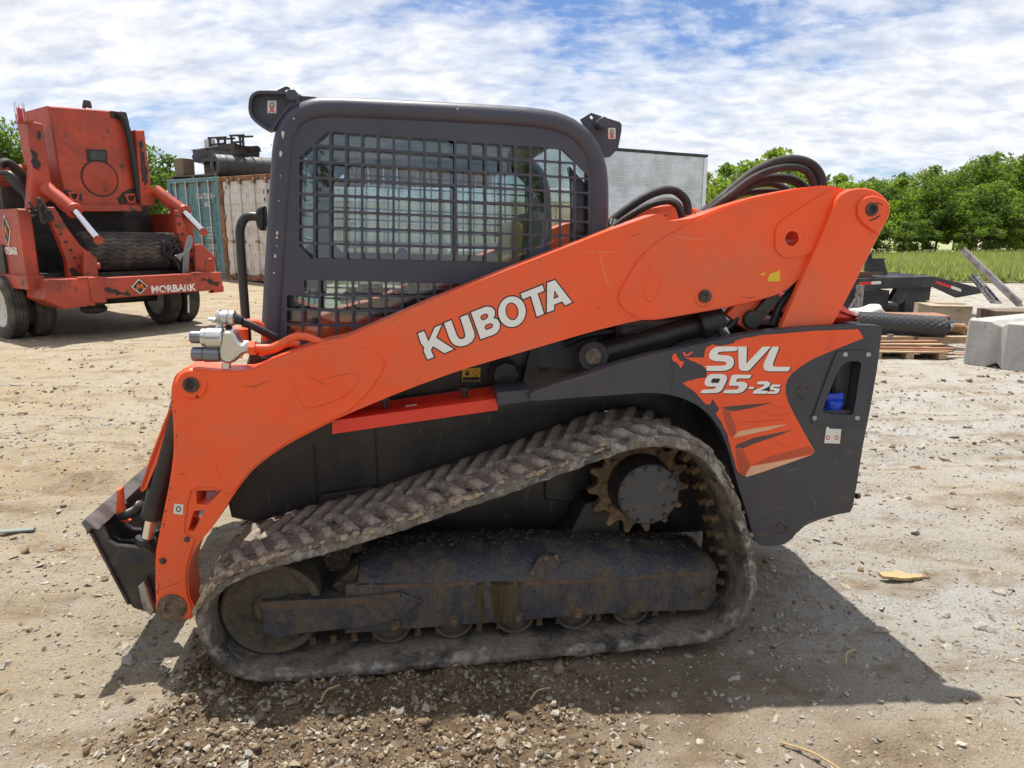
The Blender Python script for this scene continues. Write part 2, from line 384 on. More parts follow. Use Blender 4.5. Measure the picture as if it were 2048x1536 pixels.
def groundmat():
    m = bpy.data.materials.new('yard_ground'); m.use_nodes = True; t = m.node_tree; t.nodes.clear()
    o = t.nodes.new('ShaderNodeOutputMaterial'); p = t.nodes.new('ShaderNodeBsdfPrincipled'); c = t.nodes.new('ShaderNodeTexCoord'); v = c.outputs['Object']
    at = t.nodes.new('ShaderNodeAttribute'); at.attribute_name = 'tone'
    mp = t.nodes.new('ShaderNodeMapping'); mp.inputs['Scale'].default_value = (.8, 1.9, 1); mp.inputs['Rotation'].default_value = (0, 0, R(-14)); t.links.new(v, mp.inputs[0])
    big = ramp(t, noise(t, mp.outputs[0], .62, 6, .6, .5), ((.36, 0.0), (.62, 1.0)))
    sx_ = t.nodes.new('ShaderNodeSeparateXYZ'); t.links.new(v, sx_.inputs[0])
    side_ = ramp(t, mth(t, 'ADD', mth(t, 'MULTIPLY', sx_.outputs[0], .06), noise(t, mp.outputs[0], .5, 5, .6, .3)), ((.42, 0.0), (.66, 1.0)))
    base = mixc(t, big, mixc(t, side_, (.39, .305, .195), (.405, .37, .31)), mixc(t, side_, (.41, .355, .265), (.43, .415, .385)))
    base = mixc(t, ramp(t, noise(t, mp.outputs[0], 2.4, 8, .65, .4), ((.50, 0.0), (.64, .85))), base, (.25, .18, .105))
    base = mixc(t, ramp(t, noise(t, v, 5.5, 8, .65), ((.54, 0.0), (.68, .7))), base, (.42, .375, .31))
    vo = t.nodes.new('ShaderNodeTexVoronoi'); vo.inputs['Scale'].default_value = 62; vo.inputs['Randomness'].default_value = 1; t.links.new(v, vo.inputs['Vector'])
    peb = ramp(t, vo.outputs['Distance'], ((.20, 1.0), (.42, 0.0)))
    pm = mth(t, 'MULTIPLY', peb, ramp(t, noise(t, v, 9, 5), ((.42, 0.0), (.58, .85))))
    pc = mixc(t, .55, (.40, .37, .33), vo.outputs['Color'], 'MULTIPLY'); base = mixc(t, pm, base, mixc(t, .75, pc, (.40, .375, .33)))
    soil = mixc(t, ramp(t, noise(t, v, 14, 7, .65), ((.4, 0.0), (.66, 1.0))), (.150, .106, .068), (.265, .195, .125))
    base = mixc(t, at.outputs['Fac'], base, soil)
    base = mixc(t, 1.0, base, ramp(t, noise(t, v, 130, 5, .7), ((.3, .74), (.7, 1.24))), 'MULTIPLY')
    t.links.new(base, p.inputs['Base Color']); p.inputs['Roughness'].default_value = .95; p.inputs['Specular IOR Level'].default_value = .2
    hh = mth(t, 'ADD', mth(t, 'MULTIPLY', noise(t, v, 42, 8, .7), .9), mth(t, 'ADD', mth(t, 'MULTIPLY', pm, .35), mth(t, 'MULTIPLY', noise(t, v, 210, 5, .7), .35)))
    b = t.nodes.new('ShaderNodeBump'); b.inputs['Distance'].default_value = .026; t.links.new(hh, b.inputs['Height']); t.links.new(b.outputs[0], p.inputs['Normal'])
    t.links.new(p.outputs[0], o.inputs[0]); return m
GROUND = groundmat()
go = link('ground', fast_mesh('ground', np.stack([GX, GY, GZ], -1).reshape(-1, 3), gf, GROUND, True, SOIL_SHADE(GX, GY).ravel())); tag(go, kind='structure')
def hz(x, y): return float(height(np.array([x]), np.array([y]))[0])
# ------------------------------------------------------------------ the compact track loader
LR = LF.root('compact_track_loader', 'orange and grey compact track loader with caged cab parked on churned soil', 'track loader')
P, Q, L = LF.P, LF.Q, LF.L
WID = 1.956
# --- lift arm
AY = .17
arm_px = [(343, 775), (350, 750), (371, 735), (400, 737), (431, 740), (470, 742), (495, 741), (511, 736), (541, 720), (583, 704), (617, 692), (650, 683), (690, 675), (700, 671), (850, 606), (1000, 545), (1154, 486), (1215, 462),
          (1306, 430), (1313, 428), (1328, 427), (1335, 438), (1341, 442), (1389, 436), (1452, 411), (1513, 393), (1604, 375), (1652, 370), (1692, 378), (1725, 400), (1730, 430), (1700, 470), (1655, 520), (1613, 544), (1583, 572), (1558, 588), (1513, 602), (1443, 617), (1392, 626), (1313, 640), (1277, 640), (1180, 664), (1038, 706), (924, 739),
          (808, 781), (679, 835), (640, 855), (583, 884), (541, 911), (507, 938), (484, 966), (456, 1006), (431, 1048), (401, 1082), (386, 1106), (378, 1132), (376, 1163), (380, 1196), (390, 1213), (386, 1239), (359, 1236), (329, 1236), (315, 1222), (311, 1192), (311, 1107), (317, 1076), (342, 951), (348, 896), (346, 837), (342, 803)]
arm_o = chaikin(L(arm_px, AY), 1, .2)
rpx = lambda px, ly, u=1024, v=768: abs(P(u + px, v, ly)[0] - P(u, v, ly)[0])
holeA = L([(392, 981), (443, 981), (415, 1010), (393, 1008)], AY); holeB = L([(387, 1022), (411, 1019), (387, 1063), (376, 1061)], AY)
phx, phz = P(1580, 477, AY); pinhole = circ(phx, phz, .027, 20)
arm = MB().prism(arm_o, AY, AY + .012, [holeA, holeB, pinhole], 0)
arm.prism(arm_o, AY + .012, AY + .13, [holeA, holeB, pinhole], .006)
armo = arm.build('lift_arm', ORANGE, LR)
keep = [armo]
def on_arm(name, px, proud, m=ORANGE, bev=.003, it=1, holes=(), base=AY, thick=0):
    o = MB().prism(chaikin(L(px, base), it), base - proud, base + thick + .002, holes, bev if not holes else 0).build(name, m, armo); return o
on_arm('rear_casting', [(1392, 440), (1350, 463), (1310, 487), (1280, 514), (1256, 553), (1237, 587), (1237, 605), (1253, 623), (1281, 637), (1313, 637), (1392, 623), (1443, 614), (1513, 599), (1558, 585), (1583, 569), (1613, 541), (1655, 517), (1690, 465), (1715, 420), (1690, 381), (1652, 373), (1604, 378), (1513, 396), (1452, 414)], .007, holes=[pinhole])
on_arm('front_casting', [(346, 776), (353, 752), (372, 738), (431, 743), (495, 744), (541, 723), (583, 707), (625, 693), (680, 686), (739, 700), (769, 716), (770, 732), (754, 762), (730, 792), (700, 821), (668, 838), (640, 852), (583, 880), (541, 907), (507, 934), (484, 962), (462, 992), (440, 974), (385, 974), (378, 1000), (368, 1062), (378, 1075), (392, 1078), (384, 1100), (375, 1132), (373, 1163), (377, 1196), (386, 1213), (384, 1235), (359, 1233), (329, 1233), (317, 1220), (314, 1192), (314, 1107), (320, 1076), (345, 951), (351, 896), (349, 837), (345, 803)], .006)
on_arm('stamped_oval', [(588, 762), (594, 748), (620, 741), (690, 733), (712, 736), (720, 748), (714, 770), (690, 795), (640, 812), (612, 818), (598, 800)], .0095, it=2)
on_arm('stamped_oval', [(1290, 600), (1284, 585), (1300, 540), (1306, 520), (1318, 514), (1328, 524), (1326, 545), (1312, 590), (1300, 606)], .0105, it=2)
on_arm('pin_boss_plate', [(1548, 500), (1546, 470), (1554, 445), (1600, 415), (1650, 384), (1672, 386), (1676, 400), (1650, 470), (1625, 506), (1580, 516), (1560, 512)], .014, it=1, holes=[pinhole])
def boss(u, v, ro, proud, pr, m=PIN, base=AY, parent=None, ring=True):
    x, z = P(u, v, base); c = Vector((x, base, z)); r = ro
    if ring:
        MB().lathe(c + Vector((0, .004, 0)), (0, -1, 0), [(0, r * 1.12), (proud * .5, r * 1.1), (proud, r), (proud + .003, r * .93), (proud + .003, .001)], 28, False).build('pin_boss', ORANGE, parent or armo)
    MB().lathe(c + Vector((0, -proud, 0)), (0, -1, 0), [(0, pr), (.006, pr), (.008, pr * .86), (.008, pr * .45), (.004, pr * .4), (.004, .001)], 24, False).build('pivot_pin', m, parent or armo)
boss(385, 768, .050, .014, .0265); boss(1407, 592, .040, .012, .024)
boss(345, 1213, .053, .005, .0515, WORN)
for (u, v, r) in ((375, 1077, .010), (327, 1120, .012), (396, 791, .008), (1331, 430, .004)):
    x, z = P(u, v, AY); MB().lathe((x, AY - .004, z), (0, -1, 0), [(0, r), (.006, r), (.009, r * .7), (.009, .001)], 10, False).build('bolt', PIN, armo)
# --- rear lift link (outside the arm)
LY = .135
lk = MB().prism(chaikin(L([(1667, 417), (1672, 400), (1683, 387), (1700, 379), (1722, 375), (1750, 380), (1772, 395), (1781, 414), (1779, 431), (1755, 478), (1713, 562), (1676, 632), (1655, 668), (1640, 700), (1560, 700), (1555, 680), (1564, 653), (1610, 548), (1645, 470)], LY), 1), LY, LY + .033, bev=.004)
lko = lk.build('lift_link', ORANGE, LR); keep.append(lko)
MB().prism(chaikin(L([(1712, 420), (1716, 402), (1730, 392), (1750, 391), (1772, 402), (1778, 416), (1774, 436), (1757, 465), (1748, 466), (1722, 446), (1714, 434)], LY), 2), LY - .012, LY + .002, bev=.004).build('pin_boss', ORANGE, lko)
x, z = P(1739, 419, LY); MB().lathe((x, LY - .012, z), (0, -1, 0), [(0, .024), (.005, .024), (.007, .021), (.007, .011), (.003, .010), (.003, .001)], 24, False).build('pivot_pin', PIN, lko)
fa = MB().prism(chaikin(L([(1440, 618), (1560, 590), (1520, 655), (1505, 664), (1492, 661)], .21), 1), .21, .25, bev=.003).build('lower_lift_link', ORANGE, LR)
MB().beam(Q(1508, 640, .195), Q(1552, 588, .195), .045, .022, (0, 1, 0)).cyl(Q(1508, 640, .18), Q(1508, 640, .18) + Vector((0, .028, 0)), .036, n=20, bev=.004).build('link_bar', BLACK, fa)
# --- lettering on the arm
def letters(pts_list, org, sc, ly, keyl, m=WHITE, shadow=None):
    for nm, o, hs in pts_list:
        f = lambda q: [P(org[0] + a / sc, org[1] + b / sc, ly) for a, b in q]
        oo = f(o); hh = [f(h) for h in hs]
        lo = MB().prism(oo, ly - .0022, ly - .0012, hh).build('letter', m, armo if shadow is None else panelo)
        k = offset(oo, keyl)
        if shadow: k = [(a + shadow[0], b + shadow[1]) for a, b in k]
        MB().prism(k, ly - .0010, ly - .0002, [offset(h, -keyl * .8) for h in hh] if not shadow else ()).build('keyline', KEYLINE, lo)
def ell(cx, cy, a, b, n=36, rot=0):
    return [(cx + a * math.cos(t) * math.cos(rot) - b * math.sin(t) * math.sin(rot), cy + a * math.cos(t) * math.sin(rot) + b * math.sin(t) * math.cos(rot)) for t in (2 * math.pi * i / n for i in range(n))]
ch = lambda p: chaikin(p, 2)
KUB = [('k', [(95, 765), (168, 735), (222, 862), (300, 690), (382, 658), (312, 815), (525, 953), (415, 1000), (275, 915), (250, 965), (287, 1047), (210, 1078), (165, 975), (172, 930), (135, 885)], []),
       ('u', [(410, 640), (495, 605), (530, 700), (565, 790), (590, 825), (630, 835), (662, 812), (665, 770), (640, 680), (605, 570), (695, 535), (770, 740), (778, 800), (748, 860), (690, 900), (610, 920), (545, 905), (500, 868), (472, 815)], []),
       ('b', [(735, 510), (890, 450), (930, 440), (985, 450), (1020, 490), (1022, 545), (1000, 582), (1048, 590), (1080, 640), (1080, 700), (1050, 750), (1000, 780), (850, 832)], [ch([(840, 552), (905, 522), (937, 530), (944, 562), (920, 592), (862, 615)]), ch([(892, 668), (970, 635), (1002, 655), (996, 690), (978, 702), (907, 730)])]),
       ('o', ell(1228, 502, 164, 184, 40, .12), [ell(1228, 497, 78, 108, 32, -.18)]),
       ('t', [(1333, 285), (1595, 182), (1614, 250), (1535, 282), (1612, 525), (1527, 562), (1455, 312), (1357, 352)], []),
       ('a', [(1652, 155), (1745, 122), (1950, 387), (1868, 425), (1833, 377), (1735, 415), (1733, 480), (1648, 512)], [[(1738, 240), (1792, 325), (1727, 350)]])]
letters(KUB, (820, 540), 6.0235, AY, .0046)
# torn yellow sticker
MB().prism(L([(1533, 562), (1540, 548), (1553, 543), (1559, 540), (1560, 562), (1548, 563)], AY - .007), AY - .009, AY - .0072).build('torn_sticker', YELLOW, armo)
MB().prism(L([(1520, 549), (1526, 545), (1531, 546), (1524, 552)], AY - .007), AY - .009, AY - .0072).build('torn_sticker', YELLOW, armo)
MB().prism(L([(349, 1007), (367, 1009), (366, 1029), (347, 1027)], AY - .006), AY - .0085, AY - .0062).build('sticker', PAPER, armo)
MB().prism(L(ell(357, 1018, 5, 6, 14), AY - .0085), AY - .0092, AY - .0086, [L(ell(357, 1018, 3, 4, 12), AY - .0085)]).build('sticker_print', KEYLINE, armo)
for pts, w in (([(1738, 441), (1748, 438), (1760, 431)], 2.4), ([(1752, 404), (1757, 407), (1764, 409)], 1.6)):
    a, b = [(u, v - w * .5) for u, v in pts], [(u + 1, v + w * .5) for u, v in reversed(pts)]; MB().prism(rough_edge(L(a + b, LY - .012), .0012, 4), LY - .0135, LY - .0121).build('grease_smear', KEYLINE, lko)
mirror(keep, WID)
SCR = mat('scratch_light', (.80, .30, .17), .5); SCD = mat('scratch_dark', (.12, .03, .02), .6)
def scratch(pts, w, m, d):
    a, b = [], []; n = len(pts)
    for i in range(n):
        e = Vector(pts[min(i + 1, n - 1)]) - Vector(pts[max(i - 1, 0)]); e.normalize(); k = w * .55 * (.15 if i in (0, n - 1) else 1)
        a.append((pts[i][0] - e.y * k, pts[i][1] + e.x * k)); b.append((pts[i][0] + e.y * k, pts[i][1] - e.x * k))
    b.reverse()
    MB().prism(L(a + b, AY - d), AY - d - .0006, AY - d + .0002).build('scratch', m, armo)
scratch([(1148, 506), (1180, 503), (1215, 505), (1256, 500)], .9, SCR, .0); scratch([(1198, 496), (1202, 520), (1212, 560), (1232, 592)], 1.2, SCR, .0); scratch([(1330, 482), (1360, 474), (1380, 478), (1430, 480)], .8, SCR, .007)
scratch([(1255, 478), (1270, 470), (1285, 467)], .7, SCD, .0); scratch([(1484, 592), (1500, 596), (1512, 593)], 1.4, SCD, .007); scratch([(1118, 612), (1140, 590), (1165, 560)], .7, SCR, .0)
scratch([(320, 1178), (345, 1170), (372, 1158)], .9, SCD, .006); scratch([(430, 925), (440, 950), (442, 960)], .5, SCD, .006); scratch([(486, 772), (510, 773), (545, 758)], 1.2, SCD, .006)
scratch([(356, 946), (366, 948), (374, 951)], .9, SCD, .006); scratch([(640, 760), (690, 748), (712, 745)], .6, SCD, .0098); scratch([(614, 752), (640, 764), (662, 772)], .5, SCD, .0098)
edge_pts = [(343, 800), (348, 850), (349, 890), (342, 955), (334, 1000), (325, 1045), (317, 1080), (313, 1110), (313, 1150), (313, 1190)]
for k in range(24):
    i = random.randrange(len(edge_pts) - 1); f = random.random(); u = edge_pts[i][0] * (1 - f) + edge_pts[i + 1][0] * f + random.uniform(1.5, 5); v = edge_pts[i][1] * (1 - f) + edge_pts[i + 1][1] * f; a, b = random.uniform(.6, 1.6), random.uniform(1, 4.5)
    MB().prism(L([(u + a * random.uniform(.5, 1.2) * math.cos(t), v + b * random.uniform(.5, 1.2) * math.sin(t)) for t in np.linspace(0, 5.4, 7)], AY - .006), AY - .0066, AY - .0058).build('paint_chip', SCD, armo)
# cross tubes between the two arms
MB().cyl(Q(400, 880, .2), Q(400, 880, .2) + Vector((0, WID - .4, 0)), .065, n=24).build('arm_cross_tube', ORANGE, LR)
MB().cyl(Q(1620, 470, .2), Q(1620, 470, .2) + Vector((0, WID - .4, 0)), .05, n=20).build('arm_cross_tube', ORANGE, LR)
# --- tilt cylinders and coupler
for dy in (0, WID - .64):
    o = Vector((0, dy, 0))
    cy = MB().cyl(Q(368, 795, .30) + o, Q(303, 1036, .30) + o, .039, n=24, bev=.004).build('tilt_cylinder', BLACK, LR)
    MB().cyl(Q(303, 1030, .30) + o, Q(291, 1092, .30) + o, .024, n=20).build('cylinder_rod', CHROME, cy)
    MB().cyl(Q(291, 1075, .30) + o, Q(287, 1100, .30) + o, .034, n=16).cyl(Q(287, 1100, .27) + o, Q(287, 1100, .27) + o + Vector((0, .07, 0)), .03, n=16).build('rod_eye', BLACK, cy)
gz = L([(338, 818), (345, 818), (346, 850), (292, 978), (284, 984), (280, 978), (300, 915)], .27)
MB().prism(gz, .27, .275).build('cylinder_guard', ORANGE, LR)
MB().add([Q(340, 818, .27), Q(281, 978, .27), Q(281, 978, .27) + Vector((-.01, .42, 0)), Q(340, 818, .27) + Vector((0, .42, 0)),
          Q(345, 822, .27), Q(286, 982, .27), Q(286, 982, .27) + Vector((-.01, .42, 0)), Q(345, 822, .27) + Vector((0, .42, 0))],
         [(0, 1, 2, 3), (4, 7, 6, 5), (0, 4, 5, 1), (1, 5, 6, 2), (2, 6, 7, 3), (3, 7, 4, 0)]).build('guard_sheet', ORANGE, LR)
cp = [(180, 1069), (183, 1055), (191, 1046), (203, 1052), (217, 1083), (232, 1091), (283, 1096), (289, 1093), (310, 1108), (318, 1140), (318, 1226), (303, 1228), (266, 1216), (257, 1205)]
CY0 = .26
side = [MB().prism(L(cp, CY0), y, y + .022, bev=.003) for y in (CY0, CY0 + .15, WID - CY0 - .17, WID - CY0 - .02)]
cpo = side[0].build('quick_coupler', COUPLER, LR)
for s_ in side[1:]: s_.build('coupler_plate', COUPLER, cpo)
def strip(pxa, y0, y1, name, m, par, ly=CY0, bev=.002): return MB().prism(L(pxa, ly), y0, y1, bev=bev).build(name, m, par)
strip([(169, 1040), (176, 1032), (196, 1046), (203, 1053), (190, 1050), (181, 1064), (178, 1052)], CY0 - .03, WID - CY0 + .03, 'top_flange', mat('worn_flange', (.17, .165, .16), .5, .2, col2=(.08, .075, .072), sc2=10), cpo)
strip([(181, 1064), (186, 1062), (262, 1206), (256, 1206)], CY0 - .012, WID - CY0 + .012, 'front_plate', COUPLER, cpo)
strip([(257, 1204), (300, 1206), (303, 1226), (266, 1216)], CY0 + .03, WID - CY0 - .03, 'lower_bar', COUPLER, cpo)
MB().cyl(Q(268, 1115, CY0 - .008), Q(268, 1115, CY0 + .01), .026, n=20).build('plate_boss', BLACK, cpo)
MB().prism(L([(275, 1175), (287, 1163), (293, 1172), (301, 1200), (310, 1221), (301, 1233), (286, 1220)], CY0 - .04), CY0 - .04, CY0 - .004, bev=.005).build('locking_wedge', BRIGHT, cpo)
lv = MB().prism(L([(233, 981), (242, 978), (245, 1015), (252, 1040), (258, 1044), (254, 1048), (240, 1043), (230, 1028), (232, 1012)], .40), .40, .43, bev=.003).build('coupler_lever', ORANGE, cpo)
MB().tube([Q(242, 1032, .41), Q(256, 1028, .40), Q(272, 1020, .38), Q(282, 1008, .36)], .014, 10, 10, rib=.35).build('lever_spring', BLACK, lv)
strip([(246, 1004), (285, 968), (296, 975), (288, 985), (262, 1003), (247, 1010)], .5, .55, 'hose_guard', BLACK, cpo, ly=.5)
MB().prism(L([(196, 1052), (208, 1040), (222, 1068), (240, 1080), (280, 1082), (284, 1092), (236, 1088), (216, 1078)], .36), .36, .38, bev=.002).build('coupler_plate', COUPLER, cpo)
# --- hydraulic quick couplings on the arm
hx = lambda a, b, ly=.19: Q(340 + a / 5.689, 590 + b / 5.689, ly)
HY = .19
hb = MB().prism(chaikin([P(340 + a / 5.689, 590 + b / 5.689, HY) for a, b in [(578, 640), (585, 600), (608, 400), (720, 396), (760, 440), (790, 515), (850, 548), (905, 520), (905, 655), (850, 655), (780, 735), (710, 768), (640, 762), (585, 715)]], 1), HY - .03, HY + .05, bev=.008).build('coupling_block', STEEL, LR)
for (a0, a1, b, r, m) in ((420, 612, 492, .036, STEEL), (362, 424, 482, .031, STEEL), (232, 366, 480, .0215, DSTEEL), (385, 575, 675, .027, DSTEEL), (256, 392, 672, .0255, DSTEEL)):
    MB().cyl(hx(a0, b), hx(a1, b), r, n=24, bev=.003).build('coupling', m, hb)
MB().cyl(hx(845, 590), hx(902, 590), .024, n=6).build('fitting', STEEL, hb)
MB().cyl(hx(640, 700), hx(640, 830), .016, n=16).build('mount_post', STEEL, hb)
MB().cyl(hx(898, 603), hx(976, 603), .026, n=6).build('pipe_nut', ORANGE, hb)
MB().tube([hx(970, 603), hx(1060, 603), hx(1160, 597), hx(1270, 548), hx(1380, 490), hx(1480, 468), hx(1580, 482), hx(1690, 525), hx(1790, 560, .2)], .0135, 14).build('hydraulic_pipe', ORANGE, LR)
MB().tube([hx(880, 300, .3), hx(960, 305, .3), hx(1030, 330, .3), hx(1060, 400, .3), hx(1090, 520, .3)], .010, 10).build('hydraulic_pipe', ORANGE, LR)
MB().tube([hx(1010, 660, .27), hx(1200, 620, .27), hx(1330, 560, .27), hx(1480, 560, .27)], .012, 10).build('hydraulic_pipe', ORANGE, LR)
MB().cyl(hx(775, 380, .27), hx(775, 620, .27), .034, n=20).build('accumulator', ORANGE, LR)
MB().tube([hx(560, 375, .22), hx(570, 320, .22), hx(620, 290, .22)], .012, 10).build('fitting', STEEL, hb)
c2 = MB().lathe(hx(530, 250, .22), hx(700, 262, .22) - hx(530, 250, .22), [(0, .022), (.012, .026), (.014, .021), (.022, .021), (.024, .026), (.036, .026), (.038, .022), (.046, .028), (.058, .028), (.062, .022)], 20).build('coupling', STEEL, hb)
MB().cyl(hx(690, 262, .22), hx(825, 290, .22), .024, .014, n=18).build('coupling_cap', HOSE, hb)
MB().cyl(hx(448, 285, .2), hx(520, 290, .2), .009, n=12).build('coupling', STEEL, hb)
MB().tube([hx(815, 298, .22), hx(930, 350, .24), hx(1080, 425, .27), hx(1240, 500, .31), hx(1400, 540, .36)], .0125, 12, 14, rib=.14).build('corrugated_hose', HOSE, LR)
MB().tube([hx(650, 340, .24), hx(680, 400, .24), hx(700, 500, .25)], .012, 10).build('coupling_hose', HOSE, LR)
# --- cab
CYL = .375
cab_px = [(522, 700), (520, 640), (524, 560), (531, 440), (539, 310), (543, 275), (553, 242), (576, 213), (610, 195), (650, 189), (760, 194), (900, 201), (1020, 208), (1080, 213), (1125, 222), (1163, 240), (1192, 268), (1210, 300), (1221, 345), (1222, 420), (1219, 520), (1212, 640), (1205, 760)]
cab_o = L(cab_px, CYL)
tube_path = offset(cab_o, -.040)
def ring_fill(mb, outer, hole, y0, y1):
    """Front and back faces between an outline and one opening, plus the opening's walls."""
    o = list(outer); h = list(hole)
    if area(o) < 0: o.reverse()
    if area(h) > 0: h.reverse()
    n, m = len(o), len(h); vs = [(x, y, z) for y in (y0, y1) for x, z in o + h]; k = n + m; fs = []
    for t in tessellate_polygon([[Vector((x, z, 0)) for x, z in o], [Vector((x, z, 0)) for x, z in h]]):
        fs += [tuple(t), tuple(k + i for i in reversed(t))]
    for i in range(m): j = (i + 1) % m; fs.append((n + i, n + j, k + n + j, k + n + i))
    mb.add(vs, fs)
grilles = []
def grid(x_px, y_l, y_r, skip, cuts, y0, y1):
    """Square window openings with thin bars; returns the outline of the whole punched area."""
    nc, nr = len(x_px) - 1, len(y_l) - 1; edges = {}; grille = MB(); grilles.append(grille)
    def pt(i, j, a, b):
        u = x_px[i] + (x_px[min(i + 1, nc)] - x_px[i]) * a; f = (u - x_px[0]) / (x_px[-1] - x_px[0]); j2 = min(j + 1, nr)
        return P(u, (y_l[j] + (y_l[j2] - y_l[j]) * b) * (1 - f) + (y_r[j] + (y_r[j2] - y_r[j]) * b) * f, CYL)
    e, g = .072, .085
    for j in range(nr):
        for i in range(nc):
            if (i, j) in skip: continue
            c = {'': [(e + g, e), (1 - e - g, e), (1 - e, e + g), (1 - e, 1 - e - g), (1 - e - g, 1 - e), (e + g, 1 - e), (e, 1 - e - g), (e, e + g)],
                 'tl': [(1 - e - .1, e), (1 - e, e), (1 - e, 1 - e), (e, 1 - e), (e, 1 - e - .1)], 'tr': [(e, e), (e + .1, e), (1 - e, 1 - e - .1), (1 - e, 1 - e), (e, 1 - e)],
                 'bl': [(e, e), (1 - e, e), (1 - e, 1 - e), (1 - e - .1, 1 - e), (e, e + .1)]}[cuts.get((i, j), '')]
            ring_fill(grille, [pt(i, j, a, b) for a, b in ((0, 0), (1, 0), (1, 1), (0, 1))], [pt(i, j, a, b) for a, b in c], y0, y1)
            loop = [(i, j), (i + 1, j), (i + 1, j + 1), (i, j + 1)]
            for k in range(4):
                a, b = loop[k], loop[(k + 1) % 4]
                if edges.get(b) and a in edges[b]: edges[b].remove(a)
                else: edges.setdefault(a, []).append(b)
    start = next(k for k in edges if edges[k]); out_ = [start]; cur = edges[start].pop()
    while cur != start: out_.append(cur); cur = edges[cur].pop()
    return [pt(i, j, 0, 0) for i, j in out_]
ux = [595 + (1180 - 595) * (1.055 * t - .055 * t * t) for t in np.linspace(0, 1, 20)]
uyl = np.linspace(254, 519, 9); uyr = np.linspace(299, 531, 9)
win_a = grid(ux, uyl, uyr, {(0, 0), (18, 0)} | {(i, 7) for i in range(15, 19)}, {(0, 1): 'tl', (1, 0): 'tl', (17, 0): 'tr', (18, 1): 'tr', (0, 7): 'bl'}, CYL + .012, CYL + .020)
lx_ = [570 + (965 - 570) * (1.04 * t - .04 * t * t) for t in np.linspace(0, 1, 13)]
win_b = grid(lx_, np.linspace(557, 681, 5), np.linspace(567, 686, 5), {(0, 0)}, {}, CYL + .012, CYL + .020)
panel = offset(cab_o, -.030)
pm_ = MB(); zc = .5 * (P(800, 524, CYL)[1] + P(800, 556, CYL)[1])
cpan = MB().prism(panel, CYL + .012, CYL + .020, [win_a, win_b]).build('side_cage_panel', CABGREY, LR)
grl = []
for g_ in grilles:
    me = g_.mesh('window_grille', CABGREY); bm = bmesh.new(); bm.from_mesh(me); bmesh.ops.remove_doubles(bm, verts=bm.verts, dist=1e-5); bm.to_mesh(me); bm.free(); grl.append(link('window_grille', me, LR))
cab = cpan
tubem = MB().tube([(x, CYL + .035, z) for x, z in chaikin([tuple(Vector(tube_path[1]) * 2 - Vector(tube_path[2]))] + tube_path[1:-1], 1, closed=False)], .040, 16, 0).build('cab_frame_tube', CABGREY, LR)
mirror([cpan, tubem] + grl, WID)
ci = offset(cab_o, -.045)
# roof, headliner and rear posts follow the frame outline
top = [p for p in ci[5:19]]
band = lambda a, t: a + [q for q in reversed(offset(a + [(a[-1][0], a[-1][1] - .5), (a[0][0], a[0][1] - .5)], -t)[:len(a)])]
roof = MB().prism(band(ci[5:16], .05), CYL + .05, WID - CYL - .05).build('roof', CABGREY, LR)
for yy in (CYL + .05, WID - CYL - .11):
    MB().prism(band(ci[16:22], .09), yy, yy + .06).build('rear_post', CABGREY, LR)
    MB().prism(band(ci[1:6], .06), yy, yy + .06).build('front_post', CABGREY, LR)
rearx = ci[19][0]
MB().box(rearx - .05, rearx, CYL + .12, WID - CYL - .12, 1.0, 1.38).build('rear_bulkhead', BLACK, LR)
gl = lambda a, y: MB().prism(offset(L(a, CYL), .02), y, y + .005)
upw = [(595, 300), (640, 254), (1130, 292), (1180, 340), (1180, 532), (640, 523), (597, 500)]
lww = [(568, 553), (965, 560), (965, 690), (568, 690)]
glz = [gl(upw, CYL + .05).build('side_window_glass', GLASS, LR), gl(lww, CYL + .05).build('side_window_glass', GLASS, LR)]
mirror(glz, WID)
wx = sorted(p[0] for p in L(upw, CYL)); wz0 = P(640, 522, CYL)[1]
MB().prism(offset(L(upw, CYL), .045), CYL + .038, CYL + .075, [offset(L(upw, CYL), -.004)]).build('window_seal', BLACK, LR)
MB().box(P(902, 400, CYL)[0], P(902, 400, CYL)[0] + .028, CYL + .06, CYL + .085, P(902, 525, CYL)[1], P(902, 265, CYL)[1]).build('window_sash', BLACK, LR)
MB().box(P(1157, 420, CYL)[0], P(1157, 420, CYL)[0] + .035, CYL + .06, CYL + .10, P(1157, 440, CYL)[1], P(1157, 408, CYL)[1], .004).build('window_latch', HOSE, LR)
fx0 = P(560, 690, CYL)[0]
fd = MB().prism([(fx0 - .02, 1.18), (fx0 + .01, 1.18), (fx0 + .07, 1.95), (fx0 + .04, 1.95)], CYL + .12, WID - CYL - .12).build('front_door_glass', GLASS, LR)
MB().box(fx0, rearx, CYL + .06, WID - CYL - .06, .86, .92).build('cab_floor', BLACK, LR)
MB().box(fx0 - .02, fx0 + .04, CYL + .06, WID - CYL - .06, .92, 1.02).build('front_sill', BLACK, LR)
